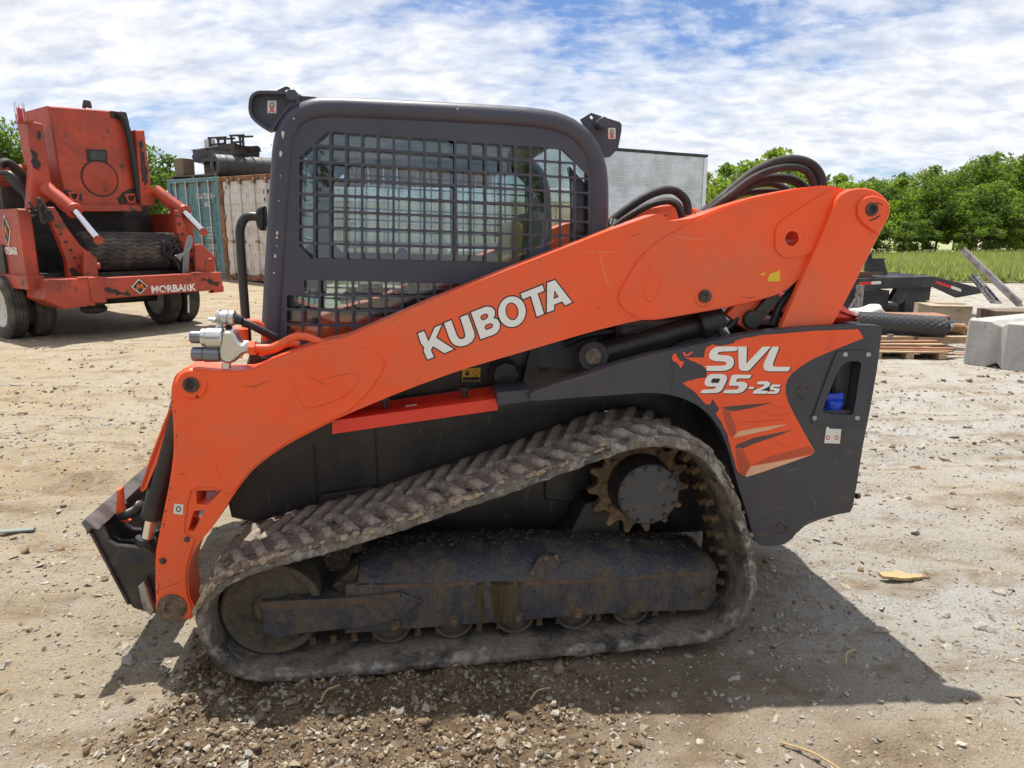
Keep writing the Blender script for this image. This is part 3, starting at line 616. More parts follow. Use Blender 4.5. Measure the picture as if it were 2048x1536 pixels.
# seat, consoles, sticks
sx = P(1000, 520, .95)[0]
st = MB().prism(chaikin([(sx - .34, 1.16), (sx + .1, 1.12), (sx + .12, 1.22), (sx - .32, 1.27)], 1), .74, 1.22, bev=.02).build('seat', SEAT, LR)
MB().prism(chaikin([(sx + .02, 1.2), (sx + .12, 1.18), (sx + .20, 1.60), (sx + .17, 1.68), (sx + .08, 1.66)], 1), .75, 1.21, bev=.03).build('backrest', SEAT, st)
MB().prism(chaikin([(sx - .015, 1.24), (sx + .03, 1.22), (sx + .09, 1.60), (sx + .05, 1.64), (sx + .03, 1.6)], 1), .755, 1.205, bev=.01).build('backrest_edge', SEATY, st)
for yy in (.60, 1.28):
    cs = MB().box(sx - .46, sx - .05, yy, yy + .1, .92, 1.30, .01).build('arm_console', BLACK, LR)
    MB().tube([(sx - .40, yy + .05, 1.29), (sx - .41, yy + .05, 1.38), (sx - .43, yy + .05, 1.42)], .018, 10, cap=True).lathe((sx - .43, yy + .05, 1.40), (-.2, 0, 1), [(0, .02), (.03, .033), (.08, .028), (.11, .012)], 14).build('control_stick', HOSE, cs)
for k, zz_ in enumerate((1.36, 1.52)):
    MB().cyl((fx0 + .15, WID - CYL - .16, zz_), (rearx - .25, WID - CYL - .16, zz_), .011, n=10).build('grab_rail', WHITE, LR)
# lamp brackets with lifting eyes
def bracket(op, eye, ec, knob, stk, holes_px, y, base=CYL):
    b = MB().prism(chaikin(L(op, base), 1), y, y + .012, [L(ell(*h, 4.2, 4.2, 12), base) for h in holes_px]).build('lamp_bracket', CABGREY, LR)
    return b
fb_px = [(494, 222), (494, 205), (497, 190), (506, 181), (520, 178), (575, 180), (600, 190), (575, 215), (552, 245), (541, 264), (519, 252), (501, 237)]
bo = MB().prism(chaikin(L(fb_px, CYL), 1), CYL + .05, CYL + .062, bev=.002).build('lamp_bracket', CABGREY, LR)
rim = chaikin(L(fb_px, CYL), 1); MB().prism(rim, CYL + .02, CYL + .05, [offset(rim, -.010)]).build('bracket_rim', CABGREY, bo)
MB().prism(L([(528, 181), (560, 166), (566, 164), (571, 166), (598, 184), (626, 186), (620, 194), (560, 194)], CYL), CYL + .07, CYL + .085, [L(ell(566, 174, 4.5, 4.5, 14), CYL)]).build('lifting_eye', CABGREY, bo)
MB().cyl(Q(583, 189, CYL - .0), Q(583, 189, CYL) + Vector((0, .12, 0)), .020, n=20, bev=.003).build('rubber_bumper', CABGREY, bo)
rb_px = [(1170, 232), (1192, 219), (1250, 238), (1254, 243), (1254, 256), (1247, 292), (1231, 309), (1220, 311), (1200, 280)]
br = MB().prism(L(rb_px, CYL), CYL + .07, CYL + .085, [L(ell(1193, 228, 3.8, 4.2, 14), CYL)]).build('lamp_bracket', CABGREY, LR)
MB().cyl(Q(1208, 244, CYL), Q(1208, 244, CYL) + Vector((0, .1, 0)), .020, n=20, bev=.003).build('rubber_bumper', CABGREY, br)
def sticker(u, v, w, h, ly, par):
    s_ = MB().prism(L([(u - w, v - h), (u + w, v - h), (u + w, v + h), (u - w, v + h)], ly), ly - .0016, ly - .0004).build('warning_sticker', PAPER, par)
    MB().prism(L(ell(u, v - h * .4, w * .5, w * .5, 12), ly), ly - .0024, ly - .0018, [L(ell(u, v - h * .4, w * .33, w * .33, 12), ly)]).build('sticker_print', KEYLINE, s_)
    for k in (1, -1): MB().prism(L([(u - w * .62, v + h * .42 - k * h * .42), (u - w * .3, v + h * .42 - k * h * .48), (u + w * .62, v + h * .42 + k * h * .42), (u + w * .3, v + h * .42 + k * h * .48)], ly), ly - .0026 - .0003 * k, ly - .0018).build('sticker_print', STRED, s_)
sticker(544, 214, 9, 12.5, CYL + .05, bo); sticker(1223.5, 267, 7.5, 11, CYL + .07, br)
# paint chips along the front frame tube
for (u, v, a, b) in ((566, 268, 3.5, 10), (562, 308, 3, 7), (543, 290, 2.2, 2.2), (561, 352, 1.6, 1.6), (558, 402, 1.6, 1.6), (555, 466, 2.6, 5), (554, 475, 2.2, 4), (551, 512, 2.6, 4.5), (548, 546, 2, 2.5), (554, 492, 1.5, 2), (588, 237, 2, 2.5), (915, 218, 2.6, 2.0)):
    MB().prism(L([(u + a * random.uniform(.5, 1.1) * math.cos(t), v + b * random.uniform(.5, 1.1) * math.sin(t)) for t in np.linspace(0, 5.6, 9)], CYL), CYL - .0052, CYL - .0042).build('paint_chip', CHIP, tubem)
# handrail
MB().tube([Q(524, 440, .47), Q(510, 433, .47), Q(492, 435, .47), Q(482, 450, .47), Q(480, 475, .47), Q(484, 540, .47), Q(490, 620, .47), Q(496, 705, .47)], .0165, 14).build('grab_handle', BLACK, LR)
MB().prism(chaikin(L([(512, 420), (523, 412), (530, 412), (530, 460), (520, 462), (512, 448)], .46), 1), .45, .51, bev=.006).build('handle_clamp', BLACK, LR)
# --- hood, chassis and engine side
MB().prism(L([(500, 690), (660, 690), (1220, 470), (1420, 470), (1440, 690), (1330, 790), (1060, 812), (700, 850), (500, 960)], .40), .40, .44).build('engine_side_panel', BLACK, LR)
MB().box(P(1225, 500, .4)[0], 1.66, .30, WID - .30, 1.0, 1.24, .02).build('engine_hood', BLACK, LR)
ch_px = [(470, 940), (640, 800), (1500, 760), (1560, 900), (1500, 1060), (1190, 1075), (800, 1095), (560, 1075), (500, 1046), (462, 1036), (456, 1010)]
cho = MB().prism(L(ch_px, .47), .47, WID - .47, bev=.01).build('chassis', CHASSIS, LR)
for u in (628, 752, 1118):
    MB().box(P(u, 900, .47)[0] - .003, P(u, 900, .47)[0] + .003, .466, .472, P(u, 1010, .47)[1], P(u, 830, .47)[1]).build('panel_seam', HOSE, cho)
MB().prism(L([(640, 985), (700, 975), (745, 968), (745, 985), (640, 1000)], .47), .43, .472, bev=.004).build('chassis_step', CHASSIS, cho)
MB().prism(L([(1090, 870), (1180, 855), (1180, 1010), (1090, 1000)], .45), .45, .472, bev=.006).build('motor_guard', CHASSIS, cho)
MB().prism(chaikin(L([(1115, 1085), (1140, 1070), (1160, 1030), (1175, 1000), (1240, 1000), (1240, 1090)], .3), 1), .30, .45, bev=.005).build('frame_support', CHASSIS, cho)
rc = MB().prism(L([(664, 842), (995, 797), (996, 820), (665, 868)], .20), .20, .205)
x0, z0 = P(664, 842, .20); x1, z1 = P(995, 797, .20); x2, z2 = P(996, 820, .20); x3, z3 = P(665, 868, .20)
rc = MB().add([(x0, .2, z0), (x1, .2, z1), (x2, .2, z2), (x3, .2, z3), (x0 + .005, .36, z0 + .012), (x1 + .005, .36, z1 + .012), (x2, .36, z2), (x3, .36, z3)],
              [(0, 1, 2, 3), (0, 4, 5, 1), (4, 7, 6, 5), (3, 2, 6, 7), (0, 3, 7, 4), (1, 5, 6, 2)]).build('red_rail', RED, LR)
for (u, v) in ((770, 809), (929, 787)):
    c_ = Q(u, v + 6, .25)
    MB().cyl(c_, c_ + Vector((0, 0, .028)), .010, n=12).lathe(c_ + Vector((0, 0, .022)), (0, 0, 1), [(0, .012), (.004, .024), (.016, .024), (.020, .012)], 9).build('clamp_knob', HOSE, rc)
MB().prism(L([(811, 811), (833, 808), (833, 812), (811, 815)], .26), .255, .262).build('small_label', PAPER, rc)
MB().tube([Q(660, 832, .37), Q(760, 806, .37), Q(900, 785, .37), Q(990, 772, .37)], .006, 8).build('cable', HOSE, LR)
# fuel filler, vents, strut, badge
fc = Q(1008, 745, .37)
cap = MB().lathe(fc, (0, -1, 0), [(0, .062), (.03, .062), (.035, .056), (.05, .054), (.06, .048), (.064, .03), (.064, .001)], 8, False).build('fuel_cap', BLACK, LR)
MB().prism(L([(985, 765), (1035, 758), (1037, 780), (987, 785)], .37), .355, .39, bev=.003).build('filler_bracket', BLACK, cap)
for (u, v) in ((999, 780), (1021, 776)): MB().cyl(Q(u, v, .355), Q(u, v, .345), .0085, n=6).build('bolt', STEEL, cap)
for k in range(5):
    for u0 in (1032, 1080):
        v = 700 + k * 11 - (u0 - 1032) * .12
        MB().prism(chaikin(L([(u0, v), (u0 + 17, v - 2), (u0 + 17, v + 4), (u0, v + 6)], .40), 1), .392, .402).build('vent_slot', KEYLINE, LR)
MB().beam(Q(1070, 690, .35), Q(1050, 778, .35), .035, .03, (0, 1, 0)).build('hood_strut', BLACK, LR)
for (u, v) in ((1127, 705), (1166, 681), (1210, 712), (1048, 776), (1187, 720)): MB().cyl(Q(u, v, .40), Q(u, v, .39), .009, n=6).build('bolt', STEEL, LR)
ys = MB().prism(L([(925, 738), (961, 735), (960, 762), (924, 762)], .398), .396, .399).build('fuel_sticker', YELLOW, LR)
MB().prism(L([(926, 754), (959, 754), (959, 761), (926, 761)], .396), .3945, .3958).build('sticker_print', KEYLINE, ys)
MB().prism(L([(931, 741), (938, 741), (938, 751), (931, 751)], .396), .3945, .3958, [L([(933, 742), (936, 742), (936, 745), (933, 745)], .396)]).build('sticker_print', KEYLINE, ys)
MB().prism(L(ell(951, 745, 6, 6, 16), .396), .3945, .3958, [L(ell(951, 745, 4.4, 4.4, 14), .396)]).build('sticker_print', STRED, ys)
lc = MB().cyl(Q(1187, 713, .28), Q(1420, 645, .28), .047, n=24, bev=.004).build('lift_cylinder', BLACK, LR)
MB().cyl(Q(1187, 713, .22), Q(1187, 713, .34), .060, n=28, bev=.006).build('cylinder_eye', BLACK, lc)
MB().cyl(Q(1187, 713, .212), Q(1187, 713, .23), .030, n=20).build('pivot_pin', WORN, lc)
MB().cyl(Q(1395, 652, .26), Q(1440, 640, .26), .066, n=24, bev=.005).build('cylinder_gland', BLACK, lc)
MB().cyl(Q(1430, 640, .26), Q(1407, 600, .26), .03, n=16).build('cylinder_rod', CHROME, lc)
MB().cyl(Q(1445, 655, .2), Q(1462, 690, .2), .018, n=14).build('hose_fitting', STEEL, lc)
for pts, r in (([(1300, 712, .3), (1360, 690, .25), (1430, 672, .22), (1470, 640, .22), (1480, 600, .25)], .014), ([(1150, 760, .33), (1220, 735, .3), (1300, 715, .3), (1380, 690, .3)], .016), ([(1130, 690, .36), (1180, 670, .36), (1260, 660, .36), (1340, 650, .36)], .012), ([(1545, 650, .2), (1560, 610, .2), (1585, 580, .22), (1600, 560, .24)], .015)):
    MB().tube([Q(*p) for p in pts], r, 10).build('engine_hose', HOSE, LR)
# arching hoses above the arms
for pts, r in (([(1392, 438, .30), (1440, 400, .30), (1500, 350, .32), (1548, 326, .33), (1590, 320, .34), (1622, 330, .34), (1640, 352, .33), (1646, 385, .31)], .0195), ([(1400, 440, .34), (1450, 398, .36), (1500, 367, .38), (1545, 356, .39), (1590, 362, .40), (1625, 392, .40)], .0185),
               ([(1440, 420, .45), (1480, 385, .47), (1520, 368, .48), (1560, 372, .48), (1600, 400, .48)], .013),
               ([(1190, 470, 1.5), (1225, 440, 1.5), (1280, 400, 1.5), (1320, 382, 1.5), (1350, 382, 1.5), (1372, 402, 1.5), (1376, 430, 1.5)], .023), ([(1200, 480, 1.46), (1240, 446, 1.46), (1290, 414, 1.46), (1330, 402, 1.46), (1355, 410, 1.46), (1366, 440, 1.46)], .02), ([(1400, 436, .27), (1452, 396, .28), (1506, 356, .30), (1552, 338, .31), (1592, 335, .32), (1618, 348, .32), (1632, 385, .31)], .014), ([(1420, 430, .5), (1470, 392, .52), (1520, 382, .52), (1570, 384, .5)], .012), ([(1215, 462, 1.42), (1260, 430, 1.42), (1305, 408, 1.42), (1345, 404, 1.42), (1362, 425, 1.42)], .013)):
    MB().tube([Q(*p) for p in pts], r, 12).build('boom_hose', HOSEW, LR)
for (u, v, ly) in ((1396, 433, .27), (1402, 428, .30), (1226, 442, 1.45)): MB().cyl(Q(u, v + 8, ly), Q(u + 3, v - 4, ly), .02, n=12).build('hose_clip', STEEL, LR)
# --- rear side panel with decals
PY = .10
pan_px = [(1060, 785), (1120, 764), (1180, 747), (1240, 726), (1300, 709), (1360, 697), (1414, 685), (1495, 667), (1593, 655), (1691, 650), (1764, 651), (1764, 660), (1756, 727), (1741, 815), (1726, 890), (1715, 960), (1704, 1024), (1678, 1028), (1645, 1037), (1612, 1050), (1593, 1066), (1583, 1079), (1567, 1089), (1547, 1092), (1525, 1092), (1513, 1086), (1508, 1076), (1492, 1020), (1476, 971), (1456, 897), (1440, 858), (1420, 831), (1398, 812), (1365, 796), (1332, 788), (1300, 785), (1212, 791), (1130, 797), (1061, 803)]
recess = chaikin(L([(1693, 722), (1722, 722), (1718, 745), (1706, 826), (1700, 830), (1646, 826), (1643, 818), (1676, 735)], PY), 1)
p_o = chaikin(L(pan_px, PY), 1, .15)
panelo = MB().prism(p_o, PY, PY + .05, [recess], 0).build('rear_side_panel', PANELGREY, LR)
mirror([panelo], WID)
rf = chaikin(L([(1676, 700), (1762 - 10, 702), (1748, 720), (1725, 846), (1719, 850), (1625, 848), (1621, 840), (1668, 712)], PY), 1)
MB().prism(rf, PY - .006, PY + .006, [recess], 0).build('recess_frame', PANELGREY, panelo)
MB().prism(offset(recess, .01), PY + .13, PY + .14).build('recess_back', BLACK, panelo)
MB().prism(offset(recess, .008), PY + .045, PY + .135, [recess]).build('recess_wall', BLACK, panelo)
MB().prism(L([(1640, 822), (1706, 822), (1706, 835), (1640, 835)], PY), PY + .01, PY + .13).build('recess_floor', PANELGREY, panelo)
bcx, bcz = P(1664, 806, PY + .04)
bc = MB().lathe((bcx, PY + .055, bcz - .025), (.05, -.45, .89), [(0, .046), (.012, .046), (.016, .040), (.046, .038), (.054, .030), (.056, .001)], 24, False).build('blue_filler_cap', BLUE, panelo)
MB().beam(Vector((bcx - .034, PY + .03, bcz + .027)), Vector((bcx + .034, PY + .03, bcz + .03)), .014, .024).build('cap_grip', BLUE, bc)
for (u, v) in ((1691, 709), (1737, 709), (1629, 836), (1715, 836)): MB().cyl(Q(u, v, PY - .004), Q(u, v, PY - .012), .0095, n=6).build('bolt', STEEL, panelo)
for (u, v, r) in ((1607, 784, .030), (1562, 1056, .026)):
    x, z = P(u, v, PY); MB().lathe((x, PY + .002, z), (0, -1, 0), [(0, r), (.003, r), (.004, r * .7), (.001, r * .6), (.001, .001)], 24, False).build('rubber_plug', PIN, panelo)
sticker_u = MB().prism(L([(1652, 855), (1656, 853), (1658, 857), (1682, 858), (1679, 887), (1648, 886)], PY), PY - .0022, PY - .0008).build('service_sticker', PAPER, panelo)
for (u) in (1655, 1672): MB().prism(L(ell(u, 875, 4, 4.5, 14), PY), PY - .0028, PY - .0023, [L(ell(u, 875, 2.6, 3, 12), PY)]).build('sticker_print', STRED, sticker_u)
z5 = lambda pts: [(1300 + a / 3.072, 620 + b / 3.072) for a, b in pts]
def decal(pts, d, m, name='decal', it=0, par=None):
    o = L(pts, PY); o = chaikin(o, it) if it else o
    return MB().prism(o, PY - d - .0005, PY - d).build(name, m, par or panelo)
left_edge = z5([(560, 1010), (535, 985), (500, 870), (480, 780), (440, 690), (405, 640), (425, 610), (408, 585), (385, 545), (370, 580), (345, 580), (290, 520), (200, 445), (270, 425), (345, 415), (352, 375), (320, 340), (255, 312), (215, 292), (330, 292), (335, 255), (345, 228), (385, 210), (430, 222), (515, 205), (520, 190), (560, 178), (650, 160), (720, 152)])
right_edge = z5([(800, 146), (1000, 128), (1275, 118), (1283, 124), (1312, 172), (1130, 245), (1000, 300), (920, 350), (870, 390), (845, 425), (832, 465), (832, 510), (850, 570), (890, 650), (950, 760), (1012, 868), (990, 890), (800, 955), (600, 1020)])
decal(rough_edge(left_edge, 1.0, 4)[:-3] + right_edge, .0006, DECALO)
decal(rough_edge(z5([(130, 290), (150, 265), (165, 280), (180, 310), (210, 315), (190, 360), (170, 330), (140, 310)]), .8, 3), .0006, DECALO)
decal(rough_edge(z5([(195, 262), (210, 256), (225, 275), (262, 248), (262, 262), (235, 285), (215, 285)]), .8, 3), .0006, DECALO)
z2 = lambda pts: [(1330 + a / 4.8, 650 + b / 4.8) for a, b in pts]
decal(z2([(540, 790), (700, 772), (1028, 744), (860, 790), (660, 828), (600, 815)]), .0012, DECALD)
decal(z2([(545, 795), (640, 830), (625, 850), (690, 1010), (650, 1085), (610, 1040), (570, 900)]), .00125, DECALM, it=1)
decal(z2([(650, 1082), (700, 1020), (860, 990), (1180, 948), (1000, 1005), (760, 1058)]), .0018, DECALP)
decal(z2([(670, 1165), (690, 1145), (860, 1080), (1225, 1005), (1100, 1055), (860, 1135), (740, 1185), (690, 1190)]), .0012, DECALD)
decal(z2([(672, 1170), (745, 1180), (760, 1230), (830, 1350), (780, 1445), (720, 1440), (690, 1330)]), .00125, DECALM, it=1)
decal(z2([(830, 1345), (1000, 1262), (1380, 1160), (1440, 1215), (1250, 1270), (1000, 1322)]), .0012, DECALM)
decal(z2([(765, 1450), (820, 1355), (1000, 1325), (1405, 1245), (1150, 1335), (900, 1420), (790, 1455)]), .0018, DECALP)
def scuff(pts, w, m, ly, par):
    a, b = [], []; n = len(pts)
    for i in range(n):
        e = Vector(pts[min(i + 1, n - 1)]) - Vector(pts[max(i - 1, 0)]); e.normalize(); k = w * .5 * (.15 if i in (0, n - 1) else 1)
        a.append((pts[i][0] - e.y * k, pts[i][1] + e.x * k)); b.append((pts[i][0] + e.y * k, pts[i][1] - e.x * k))
    MB().prism(L(a + b[::-1], ly), ly - .0007, ly + .0002).build('scuff', m, par)
SCU = mat('scuff_grey', (.17, .165, .165), .6); SCB = mat('scuff_brown', (.15, .085, .05), .7)
for pts, w, m in (([(1568, 946), (1590, 938), (1604, 934)], 1.0, SCU), ([(1488, 958), (1500, 956), (1514, 963)], .9, SCU), ([(1616, 985), (1628, 1000), (1632, 1022)], 1.1, SCU), ([(1515, 1072), (1526, 1069), (1537, 1068)], 3.0, SCB), ([(1688, 918), (1698, 906), (1708, 901)], 1.0, SCU), ([(1666, 921), (1670, 923), (1675, 926)], 1.4, SCU), ([(1520, 1030), (1545, 1020), (1585, 1012)], .7, SCU), ([(1680, 990), (1690, 996), (1702, 1000)], 1.6, SCB), ([(1720, 880), (1716, 910), (1711, 950)], 1.3, SCB), ([(1110, 770), (1160, 756), (1200, 744)], .7, SCU), ([(1340, 704), (1345, 740), (1343, 786)], .8, KEYLINE), ([(1560, 880), (1600, 872), (1640, 874)], .6, SCU), ([(1705, 1000), (1700, 1016), (1680, 1024)], 1.6, SCB), ([(1600, 1052), (1620, 1042), (1650, 1033)], 1.2, SCU)):
    scuff(pts, w, m, PY, panelo)
for pts in ([(1480, 845), (1530, 842), (1575, 838)], [(1512, 820), (1550, 832), (1590, 826)], [(1545, 876), (1560, 888), (1580, 893)], [(1530, 800), (1545, 812), (1570, 818)], [(1470, 880), (1490, 878), (1500, 872)]): scuff(pts, .7, DECALM, PY - .0018, panelo)
SVL = [('s', chaikin([(698, 205), (688, 250), (530, 254), (502, 268), (508, 286), (620, 294), (655, 320), (660, 370), (635, 415), (575, 440), (390, 440), (404, 408), (370, 392), (560, 390), (588, 375), (582, 352), (470, 345), (430, 325), (418, 290), (440, 240), (490, 207)], 1, .15), []),
       ('v', [(700, 205), (784, 207), (778, 372), (935, 207), (1015, 207), (810, 430), (790, 440), (745, 440), (712, 425), (706, 400)], []),
       ('l', chaikin([(1024, 207), (1096, 208), (1032, 370), (1036, 395), (1065, 401), (1204, 400), (1186, 444), (990, 443), (950, 428), (940, 395), (952, 355)], 1, .12), []),
       ('9', chaikin([(440, 470), (560, 470), (590, 488), (596, 520), (548, 620), (510, 650), (335, 655), (352, 620), (470, 615), (497, 590), (400, 590), (376, 565), (385, 520), (410, 485)], 1, .15), [[(455, 512), (520, 512), (528, 526), (510, 556), (448, 556), (436, 542)]]),
       ('5', chaikin([(640, 475), (830, 478), (812, 512), (692, 512), (678, 545), (760, 545), (790, 565), (785, 600), (745, 640), (700, 655), (553, 655), (572, 622), (690, 618), (710, 600), (700, 584), (608, 582)], 1, .1), []),
       ('dash', [(806, 594), (856, 594), (847, 613), (798, 613)], []),
       ('2', chaikin([(890, 540), (985, 540), (1008, 555), (1000, 585), (960, 608), (905, 629), (986, 630), (970, 659), (838, 658), (850, 630), (948, 586), (953, 570), (876, 568)], 1, .1), []),
       ('s', chaikin([(1030, 570), (1112, 572), (1098, 593), (1042, 592), (1038, 602), (1085, 605), (1102, 620), (1085, 650), (1055, 660), (975, 658), (988, 638), (1050, 638), (1054, 628), (1015, 622), (1003, 608), (1010, 585)], 1, .1), [])]
letters(SVL, (1330, 650), 4.8, PY - .0006, .0012, WHITE, (.004, -.0025))
MB().prism(L([(994, 786), (1062, 780), (1062, 804), (996, 812)], .14), .14, .3, bev=.003).build('panel_bracket', PANELGREY, LR)
# tailgate, hood lid
xr = P(1750, 700, PY)[0]
MB().prism([(xr - .12, .50), (xr - .03, .50), (xr + .02, 1.20), (xr - .02, 1.235), (xr - .12, 1.235)], PY + .052, WID - PY - .052, bev=.01).build('tailgate', PANELGREY, LR)
MB().prism(chaikin([(xr - .24, 1.24), (xr - .04, 1.24), (xr - .02, 1.255), (xr - .13, 1.325), (xr - .24, 1.335)], 1), .16, WID - .16, bev=.02).build('hood_lid', RED, LR)
MB().cyl(Q(1712, 992, PY + .03), Q(1718, 992, PY + .03), .012, n=8).build('bolt', PIN, LR)
# --- tracks
TP = [(393, 1222), (412, 1187), (440, 1162), (478, 1142), (557, 1116), (640, 1094), (719, 1071), (810, 1042), (900, 1010), (1000, 976), (1100, 940), (1190, 907), (1255, 885), (1315, 876), (1365, 882), (1412, 902), (1444, 935), (1468, 980), (1488, 1030), (1503, 1080), (1512, 1125), (1515, 1165), (1508, 1208), (1488, 1246), (1452, 1276), (1389, 1291), (1254, 1306), (1018, 1328), (850, 1343), (735, 1353), (604, 1366), (520, 1367), (465, 1356), (430, 1332), (405, 1299), (392, 1260)]
tp = [Vector((p[0], p[1])) for p in L(TP, .0)]
dense = [Vector((q.x, q.y)) for q in catmull([(a.x, a.y, 0) for a in tp], 16, True)]
def resample(pts, n):
    d = [0]
    for i in range(len(pts)): d.append(d[-1] + (pts[(i + 1) % len(pts)] - pts[i]).length)
    T = d[-1]; o = []; j = 0
    for k in range(n):
        s_ = T * k / n
        while d[j + 1] < s_: j += 1
        f = (s_ - d[j]) / max(1e-9, d[j + 1] - d[j]); o.append(pts[j].lerp(pts[(j + 1) % len(pts)], f))
    return o, T
NT = 400
path, TLEN = resample(dense, NT)
def frame_at(i, pth):
    n = len(pth); t = (pth[(i + 1) % n] - pth[i - 1]).normalized(); nrm = Vector((-t.y, t.x))   # path runs clockwise: left of travel is outside
    return pth[i], t, nrm
sec = [(.012, 0), (.06, .002), (.16, .0), (.225, .003), (.29, .0), (.39, .002), (.438, 0), (.45, -.012), (.45, -.030), (.42, -.042), (.30, -.046), (.15, -.046), (.03, -.042), (0, -.030), (0, -.012)]
vsx = []; fsx = []
for i in range(NT):
    c, t, nm = frame_at(i, path)
    for (y, h) in sec:
        hh = h + (.010 * (vnoise(np.array([i * .31]), np.array([y * 40.]))[0] - .3) if h >= 0 else 0)
        if y in (0, .012): hh += .006 * (vnoise(np.array([i * .6]), np.array([3.]))[0] - .5)
        q = c + nm * hh; vsx.append((q.x, y, q.y))
k = len(sec)
for i in range(NT):
    for j in range(k):
        fsx.append((i * k + j, i * k + (j + 1) % k, ((i + 1) % NT) * k + (j + 1) % k, ((i + 1) % NT) * k + j))
tm = MB().add(vsx, fsx)
track = tm.build('rubber_track', TRACK, LR, 50)
NL = 62
def lug_mesh(seed, sgn):
    """One bar of the chevron tread, from the middle of the belt out to its rim."""
    rg = np.random.default_rng(seed); vs = []; fs = []; n = 9
    for i in range(n):
        f = i / (n - 1); y = .042 + f * .192                   # rim -> middle
        x = .056 - f * .082
        w = .0175 + .0035 * math.sin(f * 3.1) + rg.uniform(-.003, .003); h = .019 + rg.uniform(-.003, .004) - .010 * (f > .95) - .008 * (f < .05)
        for (a, b) in ((-1.25, -.012), (-1.0, .55), (-.55, 1), (.55, 1), (1.0, .55), (1.25, -.012)):
            vs.append((x + a * w + rg.uniform(-.002, .002), y + rg.uniform(-.002, .002), b * h + rg.uniform(-.002, .002) if b > 0 else -.012))
    for i in range(n - 1):
        for j in range(5): fs.append((i * 6 + j, i * 6 + j + 1, (i + 1) * 6 + j + 1, (i + 1) * 6 + j))
    fs += [tuple(range(6)), tuple(range((n - 1) * 6, n * 6))]
    m_ = MB().add(vs if sgn > 0 else [(x, .45 - y, z) for x, y, z in vs], fs); return m_.mesh('lug', LUG, 50)
lugs = [[lug_mesh(s_ + 30 + 10 * g, g) for s_ in range(6)] for g in (1, -1)]
lpath, _ = resample(dense, NL * 4)
def place(me, nm, i, par, yoff=0, out_=0.0):
    c, t, n_ = frame_at(i, lpath); c = c + n_ * out_
    m = Matrix(((t.x, 0, n_.x, c.x), (0, 1, 0, yoff), (t.y, 0, n_.y, c.y), (0, 0, 0, 1)))
    return inst(me, nm, par, m)
for q in range(NL):
    place(random.choice(lugs[0]), 'tread_lug', q * 4, track); place(random.choice(lugs[1]), 'tread_lug', (q * 4 + 2) % (NL * 4), track)
# steel guide horns on the inner face, in two rows
horn = MB().prism([(-.014, 0), (.014, 0), (.010, -.034), (-.010, -.034)], -.011, .011, bev=.003).mesh('guide_horn', RUSTGEAR)
for q in range(NL):
    for y, o_ in ((.175, 0), (.275, 2)): place(horn, 'guide_horn', (q * 4 + o_) % (NL * 4), track, y, -.044)
tr2 = track.copy(); COL.objects.link(tr2); tr2.location = (0, WID - .45, 0)
for q in range(0, NL):
    for s_ in (0, 1): place(random.choice(lugs[s_]), 'tread_lug', (q * 4 + 2 * s_) % (NL * 4), tr2)
# dried soil lumps stuck on the rim of the belt
lump = [MB() for _ in range(4)]
for a_, lm in enumerate(lump):
    rg = np.random.default_rng(a_ + 50); bm = bmesh.new(); bmesh.ops.create_icosphere(bm, subdivisions=2, radius=1)
    for v_ in bm.verts: v_.co *= 1 + rg.uniform(-.28, .2)
    bm.verts.index_update(); lm.add([v_.co.copy() for v_ in bm.verts], [tuple(x.index for x in f.verts) for f in bm.faces]); bm.free()
DRYMUD = mat('dried_mud', (.40, .325, .225), .95, col2=(.24, .18, .12), sc2=40, bump=.004, bsc=90)
WETMUD = mat('brown_mud', (.155, .118, .085), .9, col2=(.25, .195, .14), sc2=40, bump=.004, bsc=90)
lmesh = [(lm.mesh('mud', DRYMUD, 180), lm.mesh('mud', WETMUD, 180)) for lm in lump]
mudco = []; mudfa = []; 
def mud_pile(n, yr, ir, size, wetp, par, name):
    b = {0: MB(), 1: MB()}
    for _ in range(n):
        i = int(random.uniform(*ir)) % (NL * 4); c, t, nn = frame_at(i, lpath); y = random.triangular(yr[0], yr[1], yr[0]); s_ = random.uniform(.35, 1) * size
        w = 1 if random.random() < wetp else 0; pt = c + nn * random.uniform(-.002, .006); lm = random.choice(lump)
        sx_, sy_, sz_ = random.uniform(.8, 1.6), random.uniform(.8, 1.6), random.uniform(.35, .7); r_ = random.uniform(0, 6.28)
        vs = []
        for v_ in lm.v:
            x_, y_ = v_[0] * math.cos(r_) - v_[1] * math.sin(r_), v_[0] * math.sin(r_) + v_[1] * math.cos(r_)
            q = pt + t * (x_ * s_ * sx_) + nn * (v_[2] * s_ * sz_); vs.append((q.x, max(-.004, y + y_ * s_ * sy_), q.y))
        b[w].add(vs, lm.f)
    for w in (0, 1):
        if b[w].v: tag(b[w].build(name, WETMUD if w else DRYMUD, par, 180), kind='stuff')
def nearest(u, v):
    x, z = P(u, v, 0); return min(range(NL * 4), key=lambda i: (lpath[i] - Vector((x, z))).length)
ia, ib, ic, idd = nearest(393, 1222), nearest(560, 1115), nearest(1320, 876), nearest(1510, 1130)
span = lambda a, b: (a, b if b > a else b + NL * 4)
mud_pile(90, (.0, .10), span(ia, ib), .022, .35, track, 'caked_soil'); mud_pile(160, (.05, .42), span(ib, ic), .013, .9, track, 'caked_soil')
mud_pile(90, (.0, .05), span(ib, ic), .015, .15, track, 'caked_soil'); mud_pile(50, (.0, .2), span(ic, idd), .014, .4, track, 'caked_soil')
mud_pile(300, (.03, .44), span(ia, ic), .011, .92, track, 'caked_soil')
